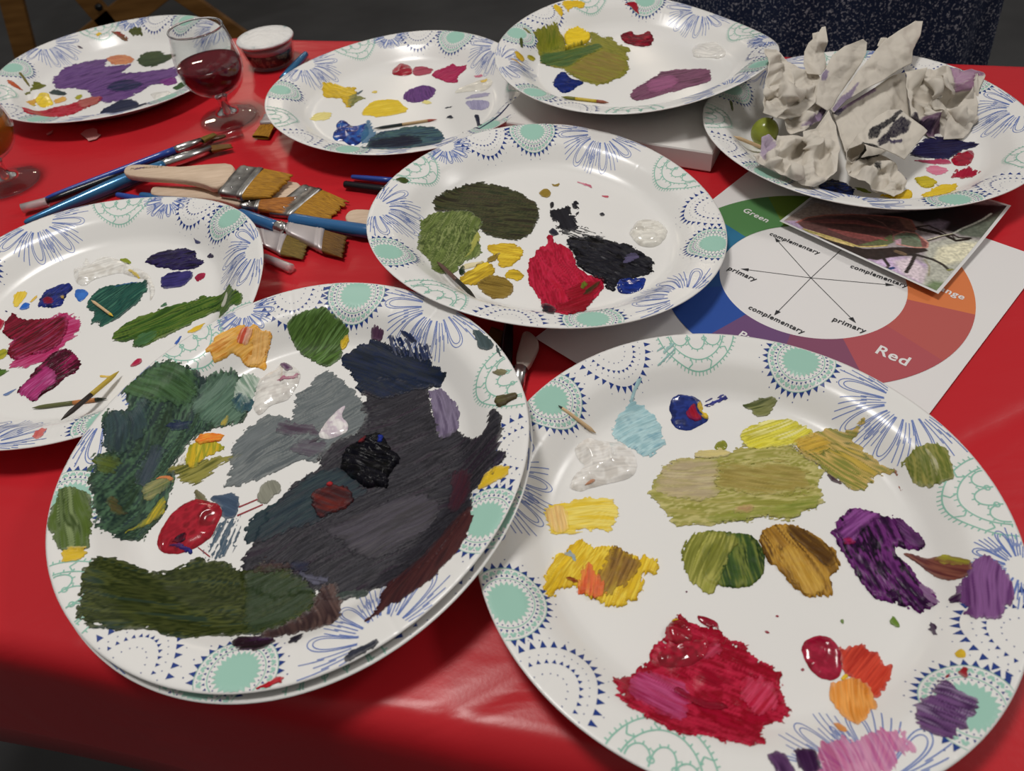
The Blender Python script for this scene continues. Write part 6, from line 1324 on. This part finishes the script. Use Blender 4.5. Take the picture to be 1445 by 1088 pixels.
# thin blue-handled brush
def thin_round(name_pts,hm,fm,bm,label,r,sleeve=None):
    P=PT[name_pts]; o=empty('paint_brush',(0,0,0),label,'brush',BG)
    if sleeve is None: h,f0,f1,tip=P
    round_handle(*dress(h,f0,8,r*.7,r,0),hm,o)
    V,Fc=tube([lerp(f0,f1,t) for t in (0,.1,.14,.18,.22,1)],[r*1.02,r*1.1,r*1.2,r*1.1,r*1.2,r*.95],18); mesh_obj('ferrule',V,Fc,fm,o)
    d=(Vector(tip)-Vector(f1)); s=d.cross(Vector((0,0,1))).normalized(); w=r*1.25
    bristles([Vector(f1)+s*w,Vector(tip)+s*w*.7,Vector(tip)-s*w*.7,Vector(f1)-s*w],r*1.5,bm,o,5,.2)
    return o
thin_round('blue_thin',M_BLUE2,M_SILVER,M_OLIVEB,'thin paint brush with dark blue handle and olive bristles, beside the black one',.0032)
def black_thin():
    c0,h,f0,f1,t1=PT['black_thin']; o=empty('paint_brush',(0,0,0),'thin black-handled paint brush with a clear plastic sleeve over its head','brush',BG)
    round_handle(*dress(h,f0,8,.0030,.0034),M_BLACK,o)
    V,Fc=tube([lerp(f0,f1,t) for t in (0,.1,.14,.2,.24,1)],[.0034,.0036,.004,.0036,.004,.0032],18); mesh_obj('ferrule',V,Fc,M_SILVER,o)
    f=Vector(f1); d=(Vector(t1)-f).normalized(); s=d.cross(Vector((0,0,1))); 
    bristles([f+s*.003,f+d*.014+s*.002,f+d*.014-s*.002,f-s*.003],.004,M_DARKB,o,8,.2)
    def hollow(a,b,r):
        V1,F1=tube([a,lerp(a,b,.95),b],[r,r,r*.98],20,False); V2,F2=tube([a,lerp(a,b,.95),b],[r-.0005,r-.0005,r-.0005],20,False); V,Fc=join((V1,F1),(V2,[q[::-1] for q in F2])); n=len(V1)
        for k in range(20): k2=(k+1)%20; Fc.append((k,n+k,n+k2,k2)); e=40; Fc.append((e+k,e+k2,n+e+k2,n+e+k))
        return V,Fc
    V,Fc=hollow(lerp(f0,f1,.15),t1,.0047); q=mesh_obj('sleeve',V,Fc,M_CLEARP,o); q['label']='clear plastic sleeve'
    V,Fc=hollow(lerp(c0,h,0),lerp(c0,h,1.25),.0043); q=mesh_obj('end_cap',V,Fc,M_CLEARP2,o); q['label']='milky plastic end cap'
black_thin()
def metal_blue():
    h,m,f0,f1,tip=PT['metal_blue']; o=empty('paint_brush',(0,0,0),'long paint brush with a shiny metallic blue handle and brown tip','brush',BG)
    P=[lerp(h,m,t) for t in (0,.02,.06,.2,.5,.8,1)]+[lerp(m,f0,t) for t in (.4,.8,1)]; R=[.0012,.0024,.003,.0036,.0048,.0060,.0062,.0058,.0046,.0044]
    round_handle(P,R,M_BLUEM,o)
    V,Fc=tube([lerp(f0,f1,t) for t in (-.1,0,.05,.1,.16,.2,.26,1)],[.0044,.0046,.0053,.0046,.0053,.0046,.0052,.0044],18); mesh_obj('ferrule',V,Fc,M_SILVER,o)
    d=(Vector(tip)-Vector(f1)); s=d.cross(Vector((0,0,1))).normalized()
    bristles([Vector(f1)+s*.0052,Vector(tip)+s*.0036,Vector(tip)-s*.0036-d*.1,Vector(f1)-s*.0052],.005,M_DARKB,o,11,.15)
metal_blue()
def wood_flat(k,label,bm,th,hth,ferr=M_TIN,writing=False,hk=None):
    o=empty('flat_paint_brush',(0,0,0),label,'brush',BG)
    V,Fc=slab(smooth_poly(PT[k],2),hth,.0012); hd=mesh_obj('handle',V,Fc,M_WOOD,o)
    if k+'_ferrule' in PT:
        a,b,c,d=PT[k+'_ferrule']; q=[Vector(p)-Vector((0,0,th/2)) for p in (a,b,c,d)]
        flat_ferrule(q,th,ferr,o); rivets(q,th,o)
    if k+'_bristle' in PT:
        q=[Vector(p)-Vector((0,0,th/2)) for p in PT[k+'_bristle']]; bristles(q,th*.95,bm,o,len(label),.16)
    return o
wa=wood_flat('wood_a','flat paint brush with pale wooden handle and golden bristles, topmost of the brush pile',M_GOLD,.008,.0055)
# stamped lettering on its handle, worn and tiny
def stamp():
    a=Vector(PT['wood_a'][1]);  p0=lerp(PT['wood_a'][0],PT['wood_a'][2],.16); p1=lerp(PT['wood_a'][0],PT['wood_a'][3],.50)
    d=(p1-p0).normalized(); s=Vector((-d.y,d.x,0)); tv,tf=text_mesh('PURE BRISTLE 2',1,False,1.15); w=max(v[0] for v in tv); k=(p1-p0).length/w
    V=[tuple(p0+d*(x*k)+s*(y*k*1.1-.001)+Vector((0,0,.00025))) for x,y,_ in tv]; o=mesh_obj('stamped_lettering',V,tf,mat('brown_stamp',(.22,.16,.09),.7),wa,smooth=False); o['label']='worn brown stamp'
    m=Vector(lerp(p0,p1,.28)); V=[tuple(m+d*x+s*y+Vector((0,0,.0003))) for x,y in ((-.004,-.0022),(-.001,-.001),(.004,.0005),(.005,.0015),(.001,.001),(-.003,-.0005))]; o=mesh_obj('paint_fleck',V,[(0,1,2,3,4,5)],mat('violet_paint',(.12,.06,.18),.5),wa,smooth=False); o['label']='violet paint fleck'
stamp()
wood_flat('wood_b','flat paint brush with pale wooden handle and reddish brown bristles, below the topmost brush',M_RUST,.007,.005)
wood_flat('wood_c','wide flat paint brush with smooth golden bristles, lowest of the brush pile',M_GOLD,.007,.0045)
def blue_flat():
    h,f0=PT['blue_flat']; o=empty('flat_paint_brush',(0,0,0),'flat paint brush with a blue handle and dark brown bristles, half under a plate','brush',BG)
    round_handle(*dress(h,f0,6,.0052,.0050),M_BLUE,o)
    q=PT['blue_flat_ferrule']; P=[Vector(p) for p in q]
    # round neck swelling into a flat ferrule
    V,Fc=tube([lerp(h,f0,t) for t in (.93,.97,1.0,1.03,1.06,1.10)],[.0052,.0060,.0053,.0060,.0053,.0054],18); mesh_obj('ferrule_ring',V,Fc,M_SILVER,o)
    flat_ferrule([P[1],P[2],P[3],P[4]],.0068,M_DULL,o)
    bristles([p for p in PT['blue_flat_bristle']],.0062,M_DARKB,o,21,.12)
blue_flat()
def pink_flat():
    q=[Vector(p) for p in PT['pink_flat_ferrule']]; o=empty('flat_paint_brush',(0,0,0),'short flat paint brush with a pinkish ferrule, in front of the blue-handled flat one','brush',BG)
    flat_ferrule([q[1],q[2],q[3],q[4]],.0050,M_DULL,o)
    flat_ferrule([q[0],q[1],q[4],q[5]],.0046,M_DULL,o,name='ferrule_neck')
    bristles(PT['pink_flat_bristle'],.0048,M_OLIVEB,o,31,.12)
pink_flat()
def simple_handle(k,m,r,label,taper=.75,name='paint_brush'):
    P=PT[k]; o=empty(name,(0,0,0),label,'brush',BG); a,b=P[0],P[-1]
    pts=[lerp(a,b,t) for t in (0,.01,.04,.3,.7,1)]; round_handle(pts,[r*taper*.6,r*taper*.9,r*taper,r*.9,r,r],m,o); return o
simple_handle('blue_handle_mid',M_BLUE,.0056,'blue brush handle running under the middle plate, in front of the wide wooden brush',.95)
simple_handle('thin_blue_mid',M_BLUE2,.0026,'thin bright blue brush handle poking out from under the middle plate')
simple_handle('black_mid',M_BLACK,.0034,'thin black brush handle poking out from under the middle plate',.95)
simple_handle('jar_blue',M_BLUEM,.0046,'blue brush handle leaning out from the plate behind the glass jar')
simple_handle('left_blue',M_BLUE2,.0034,'short end of a bright blue brush handle behind the left plate')
simple_handle('left_teal',M_BLUE,.0044,'end of a teal blue brush handle, right below the second wooden brush')
simple_handle('under_black',M_BLACK,.0042,'black brush handle in the gap between the middle and the charcoal plates')
o=empty('flat_paint_brush',(0,0,0),'rounded pale wooden brush handle sticking out from the left rim of the middle plate','brush',BG); V,Fc=slab(smooth_poly(PT['wood_end'],2),.005,.0012); mesh_obj('handle',V,Fc,M_WOOD,o)
q=[Vector(p) for p in PT['wood_end']]; cc=(q[0]*.3+q[4]*.35+q[5]*.35); V=[tuple(cc+Vector((.0016*math.cos(a),.0009*math.sin(a)-.002,.0004))) for a in np.arange(8)*math.pi/4]; f=mesh_obj('paint_fleck',V,[tuple(range(8))],mat('teal_paint',(.03,.16,.22),.4),o,smooth=False); f['label']='teal paint fleck'
o=empty('flat_paint_brush',(0,0,0),'flat golden brush tip peeping out from under the plate with the blue paint','brush',BG); bristles(PT['tl_flat_bristle'],.0036,M_GOLD,o,41,.1); q=PT['tl_flat_ferrule']; flat_ferrule([q[1],q[0],q[3],q[2]],.005,M_DULL,o)
def under_wood():
    o=empty('paint_brush',(0,0,0),'pale wooden brush handle with a nickel ring, in the gap between three plates','brush',BG)
    P=PT['under_wood']; V,Fc=slab(smooth_poly(P,2),.005,.001); mesh_obj('handle',V,Fc,mat('grey_wood',(.60,.50,.44),.6),o)
    a=(Vector(P[4])+Vector(P[5]))/2; d=(a-(Vector(P[0])+Vector(P[1]))/2).normalized(); a=a-Vector((0,0,.0025))
    V,Fc=tube([a-d*.001,a,a+d*.0015,a+d*.003,a+d*.0045,a+d*.02],[.0046,.0052,.0046,.0052,.0046,.0044],18); mesh_obj('ferrule',V,Fc,M_SILVER,o)
under_wood()
o=empty('flat_paint_brush',(0,0,0),'dark brown brush tuft deep in the shade between the middle and charcoal plates','brush',BG); bristles(PT['under_dark'],.004,M_DARKB,o,51,.1)
def cap():
    a,b=[Vector(p) for p in PT['cap_under']]; V,Fc=tube([a,lerp(a,b,.9),lerp(a,b,.97),b],[.0034,.0038,.0038,.0030],18); o=mesh_obj('plastic_cap',V,Fc,M_CLEARP2); tag(o,'milky plastic brush cap on the tablecloth in front of the pinkish brush','cap')
cap()
# ------------------------------------------------------------------ toothpicks and scraps
M_TP=mat('toothpick_wood',(.62,.44,.25),.6,.3)
def toothpick(k,label,segs,r=.0011,name='toothpick'):
    a,b=PT[k]; a=Vector(a);b=Vector(b); o=empty(name,(0,0,0),label,'toothpick','toothpicks used for mixing paint')
    for (t0,t1,c,part,lab) in segs:
        n=6; pts=[a.lerp(b,t0+(t1-t0)*i/n) for i in range(n+1)]; R=[]
        for i in range(n+1):
            t=t0+(t1-t0)*i/n; e=min(t,1-t); R.append(r*min(1,.12+e*7))
        V,Fc=tube(pts,R,10); q=mesh_obj(part,V,Fc,M_TP if c is None else mat(part+'_paint',alb(c),.45),o)
        if lab: q['label']=lab
toothpick('tooth_br','pale wooden toothpick with a dark tip, on the rim of the crimson palette plate',[(.0,.09,'3a3a3c','tip','dark tip'),(.09,1,None,'shaft',None)])
toothpick('tooth_lf','pale toothpick with a yellow tip, lying in the teal green smear',[(0,.86,None,'shaft',None),(.86,1,'d2b030','tip','yellow tip')])
toothpick('stick_lf_a','olive-stained toothpick with a reddish end, crossing under the dark one',[(0,.55,'5c6038','shaft','olive stained'),(.55,.85,'b0703a','stained_middle','orange stained'),(.85,1,'2c3024','stained_end','dark end')],.0014)
toothpick('stick_lf_b','dark-stained toothpick with a yellow upper half, leaning on the rim of the left plate',[(0,.5,'2c2420','shaft','dark stained'),(.5,1,'b0962c','stained_end','yellow stained')],.0016)
toothpick('tooth_md','dark paint-stained toothpick on the olive disc of the middle plate',[(0,.55,'5a4038','shaft','brown stained'),(.55,1,'2a261e','stained_end','dark end')],.0015)
toothpick('tooth_tl','toothpick half black and half pale with a red tip, above the slate leaf',[(0,.45,'1f2a2c','stained_end','black half'),(.45,.85,'b89a70','shaft','pale half'),(.85,1,'a04a3c','tip','red tip')],.0013)
toothpick('tooth_tc','olive and yellow stained toothpick at the near wall of the plate on the canvas',[(0,.3,'6a6a20','stained_end','olive end'),(.3,.75,'b8a020','shaft','yellow stained'),(.75,1,'8a4a30','tip','brown tip')],.0013)
toothpick('tooth_np','pale toothpick poking out from under the front left towel, beside the grape',[(0,1,None,'shaft',None)],.0014)
M_SCRAP=mat('tissue_scrap',(.55,.30,.28),.9,.1)
V,Fc=slab(PT['scrap'],.0006,.0002); o=mesh_obj('tissue_scrap',V,Fc,M_SCRAP,smooth=False); tag(o,'torn scrap of white tissue on the red cloth below the purple palette plate','paper scrap')
V,Fc=slab(PT['scrap_small'],.0006,.0002); o=mesh_obj('tissue_scrap',V,Fc,M_SCRAP,smooth=False); tag(o,'tiny white tissue shred on the red cloth, left of the larger scrap','paper scrap')

# ------------------------------------------------------------------ chair behind the table
M_CHAIR=mat('varnished_wood',(.22,.10,.025),.4,.4); noise_color(M_CHAIR,[(.16,.07,.016),(.30,.145,.04)],5,4,(1,1,9))
def bar(a,b,w,t):
    a=Vector(a);b=Vector(b); d=(b-a).normalized(); s=d.cross(Vector((0,1,0))).normalized(); u=s.cross(d)
    V=[];
    for p in (a,b):
        for x,y in ((-1,-1),(1,-1),(1,1),(-1,1)): V.append(tuple(p+s*x*w/2+u*y*t/2))
    return V,[(3,2,1,0),(4,5,6,7),(0,1,5,4),(1,2,6,5),(2,3,7,6),(3,0,4,7)]
def make_chair():
    P=PTY; o=empty('wooden_chair',(-1.05,2.95,-.74),'wooden folding chair on the dark floor behind the table','chair'); inv=lambda p:Vector(p)-Vector((-1.05,2.95,-.74))
    for k,w in (('chairL',.080),('chairVa',.075),('chairVb',.095),('chairR',.060)):
        a,b=[inv(p) for p in P[k]]; d=(b-a)
        dep={'chairL':-.10,'chairVa':.0,'chairVb':.028,'chairR':.06}[k]
        a2=a.copy(); 
        # carry each leg down to the floor and up to the seat
        lo=a-d*((a.z-0)/d.z) if abs(d.z)>1e-5 else a
        if lo.z<-.001 or (lo-a).length>.6: lo=a
        hi=a+d*((.44-a.z)/d.z)
        V,Fc=bar(lo,hi,w,.024); q=mesh_obj('leg',V,Fc,M_CHAIR,o,smooth=False); bevel(q,.004)
    V,Fc=box((-.05,.05,.455),(.95,.34,.028)); q=mesh_obj('seat',V,Fc,M_CHAIR,o,smooth=False); bevel(q,.008)
    p=inv(P['chairVa'][0])+Vector((.005,-.03,.075)); V,Fc=tube([p,p+Vector((0,-.012,0))],[.012,.012],16); mesh_obj('bolt',V,Fc,M_BLACK,o)
make_chair()

# ------------------------------------------------------------------ person behind the table
def make_person():
    tl,tr,br,bl=[Vector(p) for p in PTY['person']]; cx=(tl.x+tr.x)/2+.012; cy=1.02; base=-.74
    root=empty('person',(cx,cy,base),'person in a navy white-speckled dress standing behind the table','person')
    M_DR=mat('navy_speckled_fabric',(.012,.017,.045),.85,.2); N,L,b=nt(M_DR)
    tc=N.new('ShaderNodeTexCoord'); vo=N.new('ShaderNodeTexNoise'); vo.inputs['Scale'].default_value=340; vo.inputs['Detail'].default_value=1.5; vo.inputs['Distortion'].default_value=.8; L.new(tc.outputs['Object'],vo.inputs['Vector'])
    r=N.new('ShaderNodeValToRGB'); e=r.color_ramp.elements; e[0].position=.57; e[0].color=(.013,.021,.052,1); e[1].position=.67; e[1].color=(.30,.31,.35,1); L.new(vo.outputs['Fac'],r.inputs['Fac']); L.new(r.outputs['Color'],b.inputs['Base Color'])
    M_SK=mat('skin',(.52,.32,.23),.5,.4); M_H=mat('brown_hair',(.06,.035,.02),.6,.3)
    # body: one continuous skin-modifier figure
    J=[(0,0,.95),(0,0,1.10),(0,.01,1.28),(0,.005,1.42),(0,-.005,1.50),(.09,0,.90),(.10,.0,.50),(.10,.02,.09),(.10,-.10,.035),(-.09,0,.90),(-.10,.0,.50),(-.10,.02,.09),(-.10,-.10,.035),
       (.17,0,1.40),(.22,.03,1.15),(.10,-.15,1.08),(.055,-.17,1.07),(-.17,0,1.40),(-.22,.03,1.15),(-.10,-.15,1.08),(-.055,-.17,1.07)]
    E=[(0,1),(1,2),(2,3),(3,4),(0,5),(5,6),(6,7),(7,8),(0,9),(9,10),(10,11),(11,12),(3,13),(13,14),(14,15),(15,16),(3,17),(17,18),(18,19),(19,20)]
    R=[.12,.105,.12,.085,.05,.085,.055,.038,.032,.085,.055,.038,.032,.055,.040,.028,.026,.055,.040,.028,.026]
    # head sculpted on the neck
    me=bpy.data.meshes.new('body'); me.from_pydata(J,E,[]); me.materials.append(M_SK); o=bpy.data.objects.new('body',me); C.objects.link(o); o.parent=root
    o.modifiers.new('skin','SKIN'); 
    for k,v in enumerate(me.skin_vertices[0].data): v.radius=(R[k],R[k]*.85)
    me.skin_vertices[0].data[0].use_root=True
    sb=o.modifiers.new('sub','SUBSURF'); sb.levels=2; sb.render_levels=2
    for p in range(1): pass
    V=[];Fc=[];n=40;m=28
    for i in range(m+1):
        a=math.pi*i/m
        for k in range(n):
            t=2*math.pi*k/n; x=.076*math.sin(a)*math.sin(t); y=-.095*math.sin(a)*math.cos(t); z=-.118*math.cos(a)
            if z<0: x*=1+z*2.4; y*=1+z*1.2
            f=math.exp(-((t if t<math.pi else t-2*math.pi)/.16)**2)
            y-=.020*f*math.exp(-((z+.012)/.020)**2)                       # nose
            y-=.006*math.exp(-((t if t<math.pi else t-2*math.pi)/.3)**2)*math.exp(-((z+.052)/.010)**2)   # lips
            for s in (-1,1): y+=.008*math.exp(-(((t if t<math.pi else t-2*math.pi)-s*.38)/.17)**2)*math.exp(-((z-.018)/.013)**2)
            V.append((x,y-.012,1.62+z))
    for i in range(m):
        for k in range(n): k2=(k+1)%n; Fc.append((i*n+k,i*n+k2,(i+1)*n+k2,(i+1)*n+k))
    for s in (-1,1):
        ev,ef=lathe([(.030*math.sin(math.pi*q/10)*.6,-.03*math.cos(math.pi*q/10)) for q in range(11)],12); ev=[(s*.076+x*.35,y*.7+.0,1.625+z) for x,y,z in ev]; o2=len(V); V+=ev; Fc+=[tuple(q+o2 for q in f) for f in ef]
    mesh_obj('head',V,Fc,M_SK,root)
    V=[];Fc=[]
    for i in range(19):
        a=math.pi*.02+math.pi*.60*i/18
        for k in range(n):
            t=2*math.pi*k/n; fr=math.cos(t); s=1.10+.04*math.sin(9*t)*.3; aa=a*(.72 if fr>.35 else 1.0)
            V.append((.080*s*math.sin(aa)*math.sin(t),-.098*s*math.sin(aa)*math.cos(t)-.010,1.625+.122*s*math.cos(aa)))
    for i in range(18):
        for k in range(n): k2=(k+1)%n; Fc.append((i*n+k,(i+1)*n+k,(i+1)*n+k2,i*n+k2))
    mesh_obj('hair',V,Fc,M_H,root)
    # hands folded in front of the waist: palm, four fingers and a thumb each
    for s in (-1,1):
        parts=[]; b0=Vector((s*.060,-.170,1.07)); ax=Vector((-s,-.12,-.05)).normalized()
        parts.append(tube([b0,b0+ax*.03,b0+ax*.07,b0+ax*.085],[.020,.027,.030,.022],14))
        for f,(dz,l) in enumerate(((.026,.062),(.009,.072),(-.008,.068),(-.024,.054))):
            c=b0+ax*.08+Vector((0,0,dz)); parts.append(tube([c,c+ax*l*.45+Vector((0,-.004,0)),c+ax*l*.75+Vector((0,.008,0)),c+ax*l*.9+Vector((0,.020,0))],[.0088,.0082,.0072,.005],10))
        c=b0+ax*.025+Vector((0,-.004,.026)); parts.append(tube([c,c+ax*.02+Vector((0,-.006,.020)),c+ax*.045+Vector((0,-.008,.026)),c+ax*.056+Vector((0,-.008,.026))],[.012,.0095,.0082,.005],10))
        V,Fc=join(*parts); mesh_obj('hand',V,Fc,M_SK,root)
    # dress with vertical folds
    V=[];Fc=[];n=160;zs=[.42,.44,.50,.58,.66,.74,.80,.86,.92,.98,1.04,1.10,1.18,1.26,1.34,1.40,1.44]
    for z in zs:
        f=max(0,min(1,(1.05-z)/.6)); w=np.interp(z,[.42,.74,.90,1.06,1.26,1.38,1.44],[.235,.203,.190,.155,.170,.165,.085]); d=np.interp(z,[.42,.74,.90,1.06,1.26,1.38,1.44],[.19,.150,.140,.112,.135,.095,.07])
        for k in range(n):
            t=2*math.pi*k/n; fo=1+.045*f*math.sin(13*t+.8*math.sin(3*t)+z)+.012*math.sin(5*t)
            V.append((w*fo*math.cos(t),d*fo*math.sin(t),z))
    for i in range(len(zs)-1):
        for k in range(n): k2=(k+1)%n; Fc.append((i*n+k,i*n+k2,(i+1)*n+k2,(i+1)*n+k))
    q=mesh_obj('dress',V,Fc,M_DR,root); q['label']='navy dress with white speckles'
    so=q.modifiers.new('cloth','SOLIDIFY'); so.thickness=.002
    root.rotation_euler=(0,0,-.30)
make_person()

# ------------------------------------------------------------------ light
w=bpy.data.worlds.new('room'); SC.world=w; w.use_nodes=True
N,L=w.node_tree.nodes,w.node_tree.links; bg=N['Background']
tc=N.new('ShaderNodeTexCoord'); sx=N.new('ShaderNodeSeparateXYZ'); L.new(tc.outputs['Generated'],sx.inputs[0])
rp=N.new('ShaderNodeValToRGB'); e=rp.color_ramp.elements; e[0].position=.05; e[0].color=(.055,.055,.06,1); e[1].position=.75; e[1].color=(.36,.345,.325,1); L.new(sx.outputs['Z'],rp.inputs['Fac']); L.new(rp.outputs['Color'],bg.inputs['Color']); bg.inputs['Strength'].default_value=1.
def area(name,loc,target,size,power,color=(1,.965,.925),sy=None):
    l=bpy.data.lights.new(name,'AREA'); l.shape='RECTANGLE'; l.size=size; l.size_y=sy or size; l.energy=power; l.color=color
    o=bpy.data.objects.new(name,l); C.objects.link(o); o.location=loc; o.rotation_euler=(Vector(target)-Vector(loc)).to_track_quat('-Z','Y').to_euler(); return o
area('ceiling_lamp',(-.38,.52,1.9),(.0,.4,0),.36,30)
area('ceiling_lamp',(2.2,.7,1.9),(.1,.4,0),.4,20)
for x,y in ((-1.30,4.05),(-1.28,4.75),(-.35,4.6),(1.2,4.4)): area('ceiling_lamp',(x,y,1.62),(0,.6,0),.10,2.4,(1,.86,.68))
# ------------------------------------------------------------------ camera
cd=bpy.data.cameras.new('camera'); cam=bpy.data.objects.new('camera',cd); C.objects.link(cam); SC.camera=cam
cd.sensor_fit='HORIZONTAL'; cd.sensor_width=36; cd.lens=CAM['f']/1445*36; cd.clip_start=.02; cd.clip_end=60
cp,sp=math.cos(CAM['pitch']),math.sin(CAM['pitch']); cr,sr=math.cos(CAM['roll']),math.sin(CAM['roll'])
Xa=Vector((1,0,0)); U0=Vector((0,sp,cp)); Fw=Vector((0,cp,-sp))
right=Xa*cr+U0*sr; up=-Xa*sr+U0*cr
cam.matrix_world=Matrix(((right.x,up.x,-Fw.x,0),(right.y,up.y,-Fw.y,0),(right.z,up.z,-Fw.z,CAM['h']),(0,0,0,1)))
cd.dof.use_dof=True; cd.dof.focus_distance=.50; cd.dof.aperture_fstop=12
SC.view_settings.view_transform='Standard'; SC.view_settings.look='None'; SC.view_settings.gamma=1; SC.view_settings.exposure=-.56; SC.view_settings.use_curve_mapping=False
